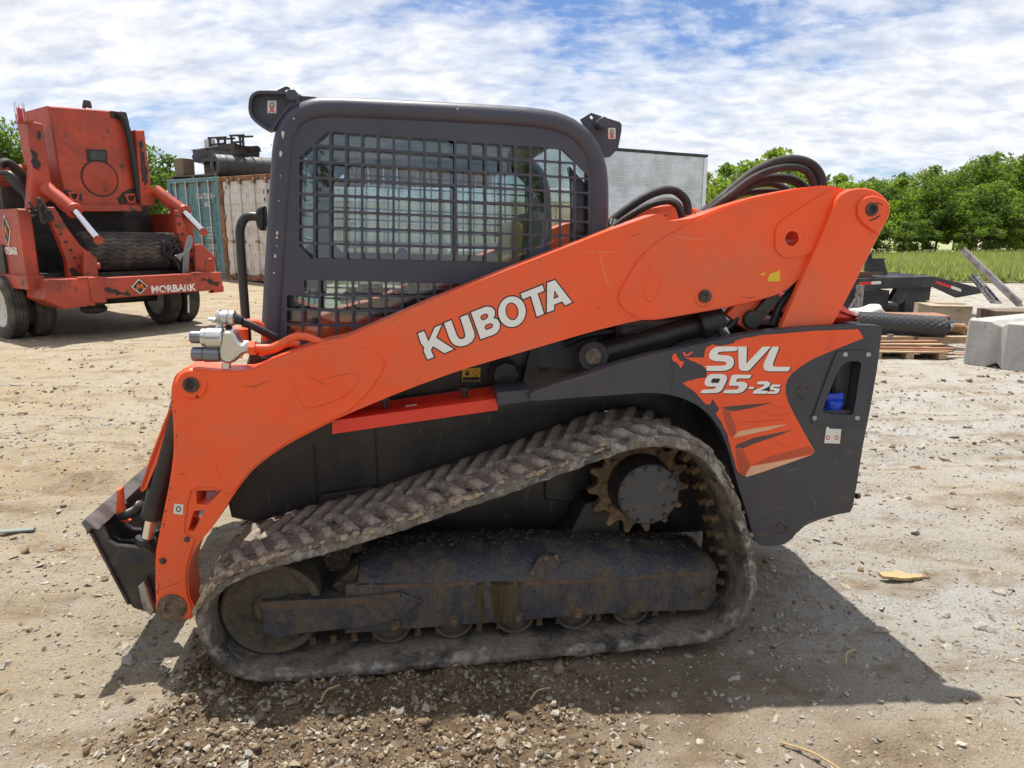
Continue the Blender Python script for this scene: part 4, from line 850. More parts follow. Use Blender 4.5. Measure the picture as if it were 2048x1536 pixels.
# --- undercarriage
UY = .09
main = [(716, 1128), (720, 1106), (735, 1092), (917, 1083), (1187, 1082), (1338, 1077), (1402, 1092), (1433, 1116), (1437, 1141)]
face = [(690, 1172), (716, 1166), (850, 1166), (1050, 1163), (1250, 1153), (1436, 1141), (1431, 1203), (1413, 1220), (1288, 1224), (1153, 1232), (1035, 1242), (850, 1256), (690, 1268)]
fo = L(face, UY)
uc = MB().prism(fo, UY, .36, bev=.003)
uco = uc.build('track_frame', UNDER, LR)
# sloping top cover: from the crease up and inwards
cr_ = [Q(u, v, UY) for u, v in ((716, 1166), (850, 1166), (1050, 1163), (1250, 1153), (1436, 1141))]
tpz = [Q(u, v, .22) for u, v in ((722, 1104), (850, 1088), (1050, 1083), (1250, 1080), (1400, 1094))]
mid = [a.lerp(b, .55) + Vector((0, -.018, .014)) for a, b in zip(cr_, tpz)]
bk = [p + Vector((0, .12, -.004)) for p in tpz]; bt = [p + Vector((0, .27, 0)) for p in cr_]
vs = cr_ + mid + tpz + bk + bt; n5 = 5; fs = [(r_ * n5 + i, r_ * n5 + i + 1, (r_ + 1) * n5 + i + 1, (r_ + 1) * n5 + i) for r_ in range(4) for i in range(4)]
fs += [(0, 5, 10, 15, 20), (4, 9, 14, 19, 24), (0, 1, 21, 20), (1, 2, 22, 21), (2, 3, 23, 22), (3, 4, 24, 23)]
MB().add(vs, fs).build('frame_cover', UNDER, uco, 60)
MB().prism(L([(524, 1204), (690, 1197), (800, 1186), (846, 1204), (800, 1238), (740, 1254), (600, 1268), (553, 1279), (524, 1266)], UY - .016), UY - .016, .30, bev=.004).build('idler_fork', UNDER, uco)
MB().prism(L([(665, 1172), (690, 1150), (716, 1128), (716, 1185), (680, 1186)], .12), .12, .2, bev=.003).build('frame_gusset', UNDER2, uco)
MB().prism(chaikin(L([(1053, 1148), (1075, 1112), (1085, 1106), (1118, 1110), (1120, 1120), (1098, 1152), (1060, 1154)], .125), 1), .105, .14, bev=.003).build('access_cover', UNDER, uco)
for (u, v) in ((1065, 1146), (1092, 1118), (1112, 1114)): MB().cyl(Q(u, v, .115), Q(u, v, .095), .010, n=6).build('bolt', RUSTGEAR, uco)
for (u, v, r) in ((1403, 1184, .016), (1265, 1218, .014), (1155, 1226, .014), (1035, 1232, .014), (908, 1241, .015), (790, 1250, .013)):
    x, z = P(u, v, UY); MB().cyl((x, UY - .003, z), (x, UY - .018, z), r, n=6).lathe((x, UY, z), (0, -1, 0), [(0, r * 1.5), (.006, r * 1.4), (.006, .001)], 18, False).build('bolt', RUSTGEAR, uco)
MUDSTAIN = mudmat('oil_stain', (.055, .042, .022), (.085, .062, .034), (.03, .03, .04), .4, .6, .6, .75, stretch=(2, 2, .2), wet=.2)
for a_ in ([(952, 1165), (966, 1163), (968, 1247), (953, 1248)], [(980, 1164), (1026, 1162), (1030, 1243), (990, 1246), (984, 1205)], [(1032, 1163), (1042, 1163), (1044, 1230), (1036, 1230)]):
    MB().prism(rough_edge(L(a_, UY), .003, 5), UY - .0012, UY - .0004).build('oil_stain', MUDSTAIN, uco)
RUSTS = mat('rust_streak', (.135, .082, .055), .85, col2=(.075, .06, .05), sc2=30, lo=.4, hi=.6)
MB().prism(rough_edge(L([(716, 1166), (850, 1166), (1050, 1163), (1250, 1153), (1436, 1141), (1436, 1146), (1250, 1160), (1050, 1172), (930, 1170), (850, 1176), (716, 1172)], UY), .004, 9), UY - .0012, UY - .0003).build('rust_streak', RUSTS, uco)
MB().prism(rough_edge(L([(524, 1204), (690, 1197), (800, 1187), (800, 1194), (690, 1212), (600, 1216), (524, 1220)], UY - .016), .004, 8), UY - .0175, UY - .0163).build('rust_streak', RUSTS, uco)
for u in (742, 868, 905, 1090, 1128, 1190, 1232, 1310, 1352):
    v = 1166 - (u - 716) * .033; h_ = random.uniform(18, 60); w_ = random.uniform(1.5, 4)
    MB().prism(rough_edge(L([(u - w_, v), (u + w_, v), (u + w_ * .4, v + h_), (u - w_ * .3, v + h_)], UY), .0016, 4), UY - .0016, UY - .0013).build('rust_streak', RUSTS, uco)
ml = MB()
for _ in range(260):
    f = random.random(); k_ = min(3, int(f * 4)); g_ = f * 4 - k_; base_ = tpz[k_].lerp(tpz[k_ + 1], g_) + Vector((0, random.uniform(-.02, .12), .002)); z_ = random.uniform(.002, .008); lm = random.choice(lump)
    ml.add([base_ + Vector((v_[0] * z_ * 1.5, v_[1] * z_ * 1.4, v_[2] * z_ * .6)) for v_ in lm.v], lm.f)
for _ in range(50):
    base_ = Q(random.uniform(530, 700), 1200, UY) + Vector((0, random.uniform(.0, .1), .004)); z_ = random.uniform(.003, .010); lm = random.choice(lump)
    ml.add([base_ + Vector((v_[0] * z_ * 1.5, v_[1] * z_ * 1.4, v_[2] * z_ * .6)) for v_ in lm.v], lm.f)
tag(ml.build('caked_soil', mat('dark_packed_soil', (.060, .047, .034), .9, col2=(.11, .085, .06), sc2=25, bump=.004, bsc=90), uco, 180), kind='stuff')
def wheel(u, v, r, y0, y1, name, m, dish=True, par=LR, ly=None):
    x, z = P(u, v, y0 if ly is None else ly)
    pr = [(0, .001), (0, r * .30), (.02, r * .42), (.02, r * .80), (0.004, r * .86), (0, r * .95), (.006, r), (y1 - y0 - .006, r), (y1 - y0, r * .95), (y1 - y0, .001)]
    return MB().lathe((x, y0, z), (0, 1, 0), pr, 44, False).build(name, m, par, 40)
IDLER = mudmat('idler_steel', (.050, .045, .038), (.115, .092, .060), (.17, .135, .095), .36, .58, .60, .75, wet=.3)
wheel(543, 1222, .178, .10, .34, 'front_idler', IDLER)
wheel(1375, 1180, .095, .10, .34, 'rear_idler', IDLER)
for (u, b) in ((781, 1291), (907, 1282), (1030, 1273), (1150, 1265), (1263, 1256)):
    wheel(u, b - 42, .079, .12, .33, 'track_roller', IDLER)
# sprocket, hub and drive motor
SX, SZ = P(1276, 966, .22); SR = .205; NTE = 15
so = []
for i in range(NTE):
    for f, rr in ((0, .80), (.18, .80), (.30, .87), (.40, .985), (.46, 1.0), (.56, 1.0), (.62, .985), (.72, .87), (.84, .80)):
        a_ = 2 * math.pi * (i + f) / NTE + .1; so.append((SX + SR * rr * math.cos(a_), SZ + SR * rr * math.sin(a_)))
sp = MB().prism(so, .21, .245, [circ(SX, SZ, .128, 36)]).build('drive_sprocket', RUSTGEAR, LR, 25)
MB().lathe((SX, .205, SZ), (0, 1, 0), [(0, .126), (-.006, .132), (0, .158), (.012, .160)], 40, False).build('sprocket_flange', RUSTGEAR, sp)
for i in range(9):
    a_ = 2 * math.pi * i / 9 + .3; MB().cyl((SX + .144 * math.cos(a_), .215, SZ + .144 * math.sin(a_)), (SX + .144 * math.cos(a_), .188, SZ + .144 * math.sin(a_)), .0115, n=6).build('bolt', RUSTGEAR, sp)
hubo = MB().lathe((SX, .42, SZ), (0, -1, 0), [(0, .15), (.12, .15), (.16, .127), (.31, .122), (.325, .116), (.33, .1)], 44, False).build('drive_hub', BLACK, LR, 40)
MB().lathe((SX, .098, SZ), (0, -1, 0), [(0, .120), (.008, .118), (.012, .112), (.012, .001)], 44, False).build('hub_cover', HUBM, hubo)
for i in range(12):
    a_ = 2 * math.pi * i / 12 + .15; MB().cyl((SX + .106 * math.cos(a_), .098, SZ + .106 * math.sin(a_)), (SX + .106 * math.cos(a_), .078, SZ + .106 * math.sin(a_)), .0085, n=6).build('bolt', PIN, hubo)
for (dx, dz) in ((.075, .022), (.062, -.045), (-.055, -.062)): MB().cyl((SX + dx, .087, SZ + dz), (SX + dx, .082, SZ + dz), .008, n=10).build('hub_plug', PIN, hubo)
for o in (uco, sp, hubo):
    c_ = o.copy(); COL.objects.link(c_); c_.scale = (1, -1, 1); c_.location = (0, WID, 0)
# ------------------------------------------------------------------ lettering made of the built-in font
def text_mesh(body, mat_, x, z, w, h, y, thick=.004, bold=.02, shear=0.0):
    cu = bpy.data.curves.new('lettering', 'FONT'); cu.body = body; cu.size = 1; cu.extrude = .01; cu.offset = bold; cu.resolution_u = 2; cu.shear = shear
    ob = bpy.data.objects.new('lettering', cu); COL.objects.link(ob)
    me = bpy.data.meshes.new_from_object(ob.evaluated_get(bpy.context.evaluated_depsgraph_get())); bpy.data.objects.remove(ob)
    n = len(me.vertices); co = np.empty(n * 3, dtype=np.float32); me.vertices.foreach_get('co', co); co = co.reshape(-1, 3)
    lo, hi = co.min(0), co.max(0); s_ = (co - lo) / np.maximum(hi - lo, 1e-6)
    q = np.stack([x + s_[:, 0] * w, y - s_[:, 2] * thick, z + s_[:, 1] * h], -1).astype(np.float32)
    me.vertices.foreach_set('co', q.ravel()); me.materials.clear(); me.materials.append(mat_); me.update(); return me
# ------------------------------------------------------------------ the wood grinder behind on the left
GF = Frame((-7.75, 10.95, 0), R(53)); gP, gQ, gL = GF.P, GF.Q, GF.L
GO = mat('grinder_orange', (.46, .058, .022), .5, col2=(.27, .045, .026), sc2=1.8, lo=.40, hi=.66, col3=(.055, .036, .028), sc3=4.5, lo3=.57, hi3=.68, var=.18)
GDIRT = mat('grinder_oily', (.020, .016, .014), .6, col2=(.10, .035, .02), sc2=3, lo=.55, hi=.75)
GDARK = mat('grinder_black', (.016, .015, .015), .6, col2=(.05, .04, .03), sc2=4)
TYRE = mat('tyre_rubber', (.040, .038, .035), .85, col2=(.12, .105, .085), sc2=5, lo=.42, hi=.66, bump=.004, bsc=40)
RIM = mat('wheel_rim', (.55, .54, .50), .5, .2, col3=(.2, .14, .1), sc3=6)
BEACON = mat('red_lens', (.55, .02, .03), .2)
GR = GF.root('wood_grinder', 'large weathered orange wood grinder trailer with raised feed hood and dual tyres', 'wood grinder')
hood_px = [(96, 211), (160, 216), (220, 221), (252, 224), (261, 254), (268, 300), (275, 350), (283, 408), (283, 422), (159, 422), (157, 410), (132, 403), (118, 340), (106, 270)]
hd = MB().prism(gL(hood_px, 0), 0, 1.35, bev=.02).build('feed_hood', GO, GR)
hs = gL([(61, 222), (96, 211), (132, 403), (96, 408)], 0)
c_ = gQ(200, 357, 0); MB().lathe(c_ + Vector((0, .01, 0)), (0, -1, 0), [(0, .27), (.02, .27), (.025, .24), (.10, .03), (.11, .001)], 28, False).build('bearing_cap', GO, hd)
MB().lathe(c_ + Vector((0, .004, 0)), (0, -1, 0), [(0, .30), (.012, .295), (.013, .001)], 24, False).build('grease_stain', GDIRT, hd)
MB().prism(rough_edge(gL([(172, 298), (213, 300), (214, 326), (174, 322)], 0), .012, 4), -.012, .002).build('stained_plate', GDIRT, hd)
MB().prism(gL([(178, 302), (209, 303), (210, 321), (180, 319)], 0), -.02, -.01).build('data_plate', mat('dull_green_plate', (.045, .060, .045), .6), hd)
MB().prism(rough_edge(gL([(220, 222), (252, 225), (262, 262), (250, 250), (236, 238), (222, 236)], 0), .015, 4), -.01, .001).build('oil_stain', GDIRT, hd)
MB().prism(rough_edge(gL([(125, 378), (160, 385), (165, 402), (132, 402)], 0), .02, 4), -.01, .001).build('oil_stain', GDIRT, hd)
MB().prism(rough_edge(gL([(230, 398), (262, 376), (276, 380), (281, 405), (240, 408)], 0), .02, 4), -.01, .001).build('oil_stain', GDIRT, hd)
MB().prism(gL([(155, 410), (284, 410), (284, 423), (155, 423)], -.1), -.1, .06, bev=.01).build('hood_lip', GO, hd)
for (u, v) in ((148, 392), (262, 396)):
    MB().prism(gL([(u - 14, v - 8), (u + 12, v - 10), (u + 8, v + 10), (u - 6, v + 10)], -.03), -.04, .01, [gL([(u - 8, v - 4), (u + 7, v - 5), (u + 4, v + 6), (u - 3, v + 6)], -.03)]).build('hinge_lug', GO, hd)
MB().tube([gQ(236, 226, -.05), gQ(250, 245, -.08), gQ(262, 290, -.1), gQ(268, 330, -.1), gQ(278, 400, -.05)], .05, 10).build('hydraulic_hose', HOSE, hd)
MB().tube([gQ(168, 216, .2), gQ(170, 205, .2), gQ(178, 206, .2), gQ(180, 216, .2)], .03, 8).build('lifting_shackle', GDARK, hd)
MB().cyl(gQ(174, 214, .2), gQ(174, 202, .2), .06, n=8).build('breather', GDARK, hd)
for nm, px in (('hood_post', [(56, 241), (85, 247), (95, 310), (104, 372), (100, 400), (78, 416), (60, 416), (66, 330), (58, 280)]), ('hood_post', [(271, 260), (289, 260), (296, 320), (303, 376), (312, 412), (284, 412), (276, 340)])):
    po = MB().prism(gL(px, -.12), -.12, .12, bev=.015).build(nm, GO, GR)
    u, v = px[0]; MB().prism(gL(ell(u + (22 if u < 100 else 11), v + 30, 4, 9, 14), -.12), -.125, -.115).build('slot', KEYLINE, po)
b_ = MB().cyl(gQ(42, 242, -.1), gQ(42, 216, -.1), .05, n=14, bev=.01).build('warning_beacon', BEACON, GR)
MB().prism(gL([(33, 243), (62, 241), (62, 246), (33, 246)], -.1), -.2, .0).build('beacon_bracket', GO, b_)
for k in range(5):
    a_ = k * 1.256; cc = gQ(42, 242, -.1) + Vector((.065 * math.cos(a_), .065 * math.sin(a_), 0)); MB().cyl(cc, cc + Vector((0, 0, .26)), .007, n=6).build('cage_wire', STEEL, b_)
for (p0, p1, p2, y0, y1, y2) in (((90, 374), (149, 422), (197, 480), -.2, -.55, -.85), ((310, 380), (368, 424), (407, 464), -.2, -.55, -.8)):
    cb = MB().cyl(gQ(*p0, y0), gQ(*p1, y1), .105, n=20, bev=.01).build('lift_ram', GO, GR)
    MB().cyl(gQ(*p1, y1), gQ(p1[0] - 3, p1[1] - 3, y1 + .04), .125, n=18).build('ram_gland', GO, cb)
    MB().cyl(gQ(*p1, y1), gQ(*p2, y2), .055, n=16).build('ram_rod', CHROME, cb)
    MB().cyl(gQ(p2[0], p2[1], y2 - .08), gQ(p2[0], p2[1], y2 + .08), .07, n=14).build('rod_eye', GO, cb)
    MB().tube([gQ(p0[0] + 4, p0[1] + 12, y0 - .05), gQ((p0[0] + p1[0]) / 2, (p0[1] + p1[1]) / 2 + 16, (y0 + y1) / 2 - .05), gQ(p1[0] - 8, p1[1] + 8, y1 - .05)], .02, 8).build('ram_pipe', GO, cb)
# body, side walls and open mouth
bw = MB().prism(gL([(7, 417), (85, 412), (106, 414), (150, 500), (158, 560), (104, 556), (66, 545), (66, 490), (20, 490), (7, 470)], -.05), -.05, .05, bev=.01)
x0g, z0g = gP(85, 414, 0); 
body = MB().box(.02, .20, -.55, 5.2, .95, 1.98, .02).box(2.55, 2.75, -.5, 5.2, .95, 1.98, .02).build('feed_bed_wall', GO, GR)
MB().box(.22, 2.53, .6, 5.1, .95, 2.35).build('mill_housing', GDARK, GR)
MB().box(.3, 2.5, 1.5, 4.8, 1.9, 2.7, .05).build('engine_cover', GDARK, GR)
MB().box(.22, 2.53, -.4, .9, .92, 1.0).build('feed_floor', GDARK, GR)
MB().box(-.02, .40, .15, 1.5, 1.02, 1.45, .01).build('step_box', GDARK, GR)
rl = gQ(159, 505, -.25); rr_ = gQ(352, 503, -.25)
fr_ = MB().cyl(rl, rr_, .31, n=40, bev=.03).build('feed_roller', TYRE, GR)
ax = (rr_ - rl); Lr = ax.length; ax.normalize(); zig = []
for k in range(26):
    a_ = 2 * math.pi * k / 26; mb = MB(); nz = 15
    pts = []
    for j in range(nz):
        t_ = .03 + (Lr - .06) * j / (nz - 1); aa = a_ + (.09 if j % 2 else -.03)
        pts.append(rl + ax * t_ + Vector((0, math.cos(aa) * .315, math.sin(aa) * .315)))
    if math.sin(a_) > -.5 and math.cos(a_) < .6: mb.tube(pts, .020, 6, 0).build('tread_bar', TYRE, fr_)
MB().cyl(rr_ - ax * .04, rr_ + ax * .05, .26, n=28).build('roller_flange', STEEL, fr_)
for sd, px in (('roller_arm', [(91, 414), (106, 414), (135, 460), (159, 492), (192, 516), (195, 550), (170, 572), (135, 556), (131, 520), (112, 470), (98, 440)]), ('roller_arm', [(345, 420), (356, 420), (372, 460), (378, 490), (400, 488), (427, 512), (428, 542), (378, 550), (366, 510), (352, 465)])):
    MB().prism(gL(px, -.55), -.60, -.45, bev=.012).build(sd, GO, GR)
for (u, v) in ((172, 530), (395, 520)):
    e_ = MB().prism(gL([(u - 8, v - 28), (u + 4, v - 28), (u + 20, v - 6), (u + 22, v + 22), (u - 6, v + 24)], -.75), -.80, -.74, bev=.006).build('hitch_ear', GO, GR)
    MB().cyl(gQ(u - 6, v + 4, -.72), gQ(u + 26, v + 2, -.72), .055, n=16).build('cross_pin', GO, e_)
    MB().box(gP(u - 2, v + 30, -.95)[0] - .12, gP(u - 2, v + 30, -.95)[0] + .16, -1.0, -.8, .92, .97, .01).build('bumper_bracket', GO, GR)
bp = MB().prism(gL([(183, 557), (443, 544), (447, 579), (210, 598), (184, 601)], -1.0), -1.0, -.82, bev=.01).build('rear_bumper', GO, GR)
MB().prism(gL([(176, 555), (206, 553), (214, 605), (184, 606)], -1.02), -1.02, -.80, bev=.01).build('bumper_end', GO, bp)
MB().prism(gL([(434, 574), (448, 572), (448, 584), (426, 586)], -1.0), -.99, -.84).build('bumper_end', GO, bp)
MB().prism([(.06, .66), (.30, .50), (.75, .52), (.75, .95), (.10, .95)], -1.0, -.3, bev=.01).build('side_beam', GO, GR)
MB().box(.3, 2.5, -.8, 5.0, .62, .92, .01).build('trailer_chassis', GDARK, GR)
MB().box(-.05, .18, -.75, .95, .95, 1.0).box(-.05, .1, -.75, .95, .80, .95).build('fender', GO, GR)
MB().lathe(Vector((.9, -.55, .36)), (0, 0, 1), [(0, .10), (.03, .18), (.09, .20), (.13, .16), (.16, .20), (.24, .19), (.28, .10)], 20).build('air_spring', GDARK, GR)
tb, tl = gP(303, 588, -1.0), gP(388, 565, -1.0)
lx0, lz0 = gP(303, 586, -1.0); lx1, lz1 = gP(391, 564, -1.0)
GWHITE = mat('grinder_white_print', (.72, .70, .66), .6, col3=(.5, .09, .04), sc3=14, lo3=.56, hi3=.6)
lm = text_mesh('MORBARK', GWHITE, 0, 0, lx1 - lx0, .125, 0, .006, .035)
lo_ = link('lettering', lm, bp); lo_.location = (lx0, -1.004, lz0 - .005)
def diamond(u, v, r, ly, par, yaw_side=False):
    x, z = gP(u, v, ly)
    for k, (s_, m_) in enumerate(((1.0, GWHITE), (.84, KEYLINE))):
        MB().prism([(x - r * 1.05 * s_, z), (x, z - r * s_), (x + r * 1.05 * s_, z), (x, z + r * s_)], ly - .006 - .004 * k, ly - .002).build('emblem', m_, par)
    MB().prism([(x - r * .5, z - r * .35), (x - r * .3, z + r * .35), (x - r * .1, z + r * .35), (x + .02 * r, z), (x + r * .15, z + r * .35), (x + r * .35, z + r * .35), (x + r * .5, z - r * .35), (x + r * .28, z - r * .35), (x + r * .2, z + r * .05), (x, z - r * .3), (x - r * .15, z + r * .05), (x - r * .25, z - r * .35)], ly - .014, ly - .010).build('emblem', mat('emblem_orange', (.6, .14, .03), .6), par)
diamond(279, 573, .125, -1.0, bp)
# near side wall print (the wall faces the left)
sw = link('lettering', text_mesh('MORBARK', GWHITE, 0, 0, .62, .12, 0, .006, .035), body); sw.rotation_euler = (0, 0, R(-90)); sw.location = (.016, .25, 1.30)
dm = MB().prism([(-.17, 0), (0, -.24), (.17, 0), (0, .24)], -.006, 0).build('emblem', GWHITE, body); dm.rotation_euler = (0, 0, R(-90)); dm.location = (.016, -.02, 1.66)
dm = MB().prism([(-.14, 0), (0, -.20), (.14, 0), (0, .20)], -.012, -.007).build('emblem', KEYLINE, body); dm.rotation_euler = (0, 0, R(-90)); dm.location = (.016, -.02, 1.66)
dm = MB().prism([(-.08, -.08), (-.05, .08), (-.02, .08), (0, 0), (.02, .08), (.05, .08), (.08, -.08), (.045, -.08), (.03, .01), (0, -.06), (-.03, .01), (-.045, -.08)], -.018, -.013).build('emblem', MATS['emblem_orange'], body); dm.rotation_euler = (0, 0, R(-90)); dm.location = (.016, -.02, 1.66)
def tyre(x, y, w, r=.50, par=GR, nm='wheel'):
    t_ = MB().lathe((x - w / 2, y, r - .015), (1, 0, 0), [(0.02, r * .62), (0, r * .70), (0.0, r * .86), (.025, r * .95), (.05, r), (w - .05, r), (w - .025, r * .95), (w, r * .86), (w, r * .70), (w - .02, r * .62)], 44, False).build(nm, TYRE, par, 40)
    MB().lathe((x - w / 2 + .02, y, r - .015), (1, 0, 0), [(0, r * .63), (.015, r * .60), (.03, r * .56), (.09, r * .40), (.10, r * .2), (.07, r * .18), (.07, .001)], 30, False).build('rim', RIM, t_)
    for g_ in (-.07, -.025, .025, .07): MB().lathe((x + g_ - .006, y, r - .015), (1, 0, 0), [(0, r * 1.002), (.004, r * 1.003), (.012, r * 1.002)], 44, False).build('tread_groove', KEYLINE, t_)
    return t_
for xx in (-.02, .36, 2.42, 2.78): tyre(xx, .25, .28)
for xx in (-.02, .36): tyre(xx, 1.6, .28)
MB().cyl((.5, .25, .5), (2.3, .25, .5), .08, n=14).build('axle', GDARK, GR)
MB().tube([gQ(0, 330, .6), gQ(14, 325, .6), gQ(35, 340, .6), gQ(62, 375, .6)], .07, 10).build('exhaust_pipe', GDARK, GR)
for k in range(5): MB().tube([gQ(2 + 6 * k, 345 + 6 * k, .5), gQ(22 + 4 * k, 348 + 8 * k, .3), gQ(46 + 3 * k, 380 + 5 * k, .2), gQ(58 + 3 * k, 420, .1)], .035, 8).build('hydraulic_hose', HOSE, GR)
MB().box(.1, 1.2, 1.0, 4.6, 2.0, 2.75, .05).build('side_guard', GO, GR)
for k in range(16):
    u0, v0 = (random.uniform(333, 368), random.uniform(486, 545)) if k < 11 else (random.uniform(66, 100), random.uniform(420, 445))
    MB().tube([gQ(u0 + random.uniform(-16, 16), v0 + random.uniform(-26, 26), -.5 - .02 * k) for _ in range(4)], random.uniform(.012, .026), 7).build('hydraulic_hose', HOSE if k % 3 else GDARK, GR)
for px in ([(98, 424), (106, 438), (114, 452), (122, 468), (132, 484), (142, 500), (150, 516), (158, 532), (168, 548)], [(352, 432), (358, 448), (366, 468), (374, 492), (384, 500), (384, 516), (384, 534)]):
    for u, v in px: MB().cyl(gQ(u, v, -.60), gQ(u, v, -.625), .022, n=6).build('bolt', GDARK, GR)
for (u0, v0, u1, v1, ly) in ((140, 535, 168, 570, -.61), (380, 515, 405, 548, -.61), (60, 300, 80, 340, -.125), (280, 300, 296, 370, -.125), (190, 575, 260, 592, -1.001), (400, 556, 440, 572, -1.001)):
    MB().prism(rough_edge(gL([(u0, v0), ((u0 + u1) / 2, v0 + 3), (u1, v1 - 4), (u1 - 3, v1), ((u0 + u1) / 2 - 4, v1 - 6)], ly), .03, 5), ly - .004, ly + .001).build('grime_patch', GDIRT, GR)
for k in range(4): MB().tube([gQ(366 + 3 * k, 556, -.72), gQ(368 + 3 * k, 510, -.74), gQ(376 + 2 * k, 474 + 2 * k, -.75), gQ(384 - k, 478 + 5 * k, -.76), gQ(378 - 2 * k, 500, -.76), gQ(350 + 3 * k, 512 + 3 * k, -.74)], .014, 8).build('hydraulic_line', mat('grey_hose', (.24, .25, .27), .5) if k == 0 else MATS['grey_hose'], GR)
MB().cyl(gQ(376, 590, -.9), gQ(377, 625, -.9), .018, n=8).build('hanging_rod', STEEL, GR)
# ------------------------------------------------------------------ shipping containers
CF = Frame((-8.6, 20.6, hz(-8.6, 20.6) - .02), R(-31))
TEAL = mat('teal_container_paint', (.085, .185, .205), .55, col2=(.11, .21, .22), sc2=1, col3=(.14, .07, .035), sc3=4, lo3=.66, hi3=.74)
CWHITE = mat('white_container_paint', (.60, .585, .54), .6, col2=(.45, .40, .33), sc2=2, lo=.5, hi=.7, col3=(.26, .10, .035), sc3=5, lo3=.60, hi3=.68)
RUST = mat('rusty_frame', (.27, .125, .055), .85, col2=(.10, .05, .03), sc2=4, col3=(.42, .30, .16), sc3=7, lo3=.58, hi3=.66)
def container(x0, w, h, L_, door, frame, label, y0=0.0, code=None, sub=()):
    fr = Frame(CF.W((x0, y0, 0)), CF.yaw); r_ = fr.root('shipping_container', label, 'container', 'shipping containers in a row')
    n = 44; prof = []
    for k in range(n):                                       # corrugated long sides
        y = .1 + (L_ - .2) * k / (n - 1); prof.append((y, .035 if k % 4 in (0, 1) else 0.0))
    for sd in (0, 1):
        m_ = MB(); vs = []
        for y, d in prof:
            x = d + .03 if sd == 0 else w - d - .03
            vs += [(x, y, .15), (x, y, h - .1)]
        m_.add(vs, [(2 * i, 2 * i + 2, 2 * i + 3, 2 * i + 1) for i in range(n - 1)]).build('side_wall', door, r_)
    MB().box(.02, w - .02, .02, L_, h - .06, h - .02).build('roof', frame, r_)
    for xx in (0, w - .14): MB().box(xx, xx + .14, 0, .14, 0, h, .01).build('corner_post', frame, r_)
    MB().box(.14, w - .14, 0, .14, h - .12, h, .01).build('header', frame, r_); MB().box(.14, w - .14, 0, .14, 0, .14, .01).build('sill', frame, r_)
    for xx in (0, w - .1): MB().box(xx, xx + .1, .14, L_, h - .12, h).box(xx, xx + .1, .14, L_, 0, .15).build('side_rail', frame, r_)
    MB().box(.05, w - .05, L_ - .1, L_, .0, h).build('front_wall', door, r_)
    dw = (w - .30) / 2
    for k in range(2):
        dx = .15 + k * dw
        d_ = MB().box(dx + .006, dx + dw - .006, .035, .08, .15, h - .13, .004).build('door', door, r_)
        for q in range(5):
            zz0 = .30 + q * (h - .6) / 5; MB().box(dx + .09, dx + dw - .09, .018, .036, zz0, zz0 + (h - .6) / 5 - .16, .012).build('door_panel', door, d_)
        for s_ in (.27, .73):
            xx = dx + dw * s_; MB().cyl((xx, -.01, .1), (xx, -.01, h - .08), .022, n=10).build('lock_rod', CWHITE if door is CWHITE else STEEL, d_)
            for z_a, z_b in ((1.05, 1.12), (.12, .2), (h - .22, h - .12)): MB().box(xx - .05, xx + .05, -.03, .03, z_a, z_b).build('lock_keeper', RUST, d_)
        for q in range(4): MB().box(dx - .02 if k == 0 else dx + dw - .05, dx + .05 if k == 0 else dx + dw + .02, -.005, .034, .4 + q * .65, .52 + q * .65).build('hinge', frame, d_)
        if k == 1 and code:
            for (tx, a_, b_, wd, ht) in code: link('lettering', text_mesh(tx, GWHITE if door is TEAL else PIN, dx + a_, b_, wd, ht, .014, .004, .012), d_)
    return r_
container(-1.95, 2.36, 2.86, 8, TEAL, TEAL, 'teal shipping container with white code lettering on its door', code=[('CCLU', .12, 2.28, .30, .15), ('725416 4', .48, 2.28, .52, .15), ('45G1', .48, 2.05, .26, .14), ('MAX. GROSS', .12, 1.42, .30, .06), ('32 500 KG', .50, 1.44, .30, .06), ('71 650 LBS', .50, 1.35, .30, .06), ('TARE', .12, 1.22, .14, .06), ('3 890 KG', .50, 1.24, .27, .06), ('8 580 LBS', .50, 1.15, .28, .06), ('NET', .12, .92, .12, .06), ('28 610 KG', .50, .94, .30, .06), ('63 070 LBS', .50, .85, .30, .06), ('CU.CAP.', .12, .70, .2, .06), ('76.3 CU.M', .50, .72, .3, .06), ('2 694 CU.FT', .50, .63, .32, .06)])
container(.46, 2.40, 2.84, 6, CWHITE, RUST, 'white shipping container with rust streaked frame and lock rods', y0=-.05, code=[('124', .62, 2.32, .22, .14), ('45', .62, 2.12, .16, .14)])
# things on the containers
TOPZ = 2.86
def cthing(name, label, cat, p): fr = Frame(CF.W(p), CF.yaw); return fr.root(name, label, cat)
BELT = mat('belt_rubber', (.034, .035, .038), .55, col2=(.06, .058, .056), sc2=3, bump=.002, bsc=20)
r1 = cthing('belt_roll', 'long roll of black conveyor belt lying on the white container', 'belt roll', (-.02, .25, 2.84))
MB().lathe((0, 0, .34), (.3, .95, 0), [(0.02, .14), (0, .16), (0, .22), (.03, .225), (.03, .25), (0, .255), (0, .33), (.02, .34), (2.7, .34), (2.7, .1), (.5, .1)], 36, False).build('wound_belt', BELT, r1)
for k in range(7): MB().lathe((.075 + .105 * k, .24 + .333 * k, .34), (.3, .95, 0), [(0, .338), (.012, .349), (.03, .349), (.034, .338)], 36, False).build('belt_edge', BELT, r1)
r2 = cthing('belt_roll', 'short dusty open roll of belting beside the long belt roll', 'belt roll', (-.45, .5, 2.86))
MB().lathe((0, 0, .28), (.75, .66, 0), [(0, .19), (0, .28), (.9, .28), (.9, .19), (0, .19)], 30, False).build('wound_belt', mat('dusty_belt', (.14, .13, .12), .8, col2=(.05, .05, .05), sc2=4), r2)
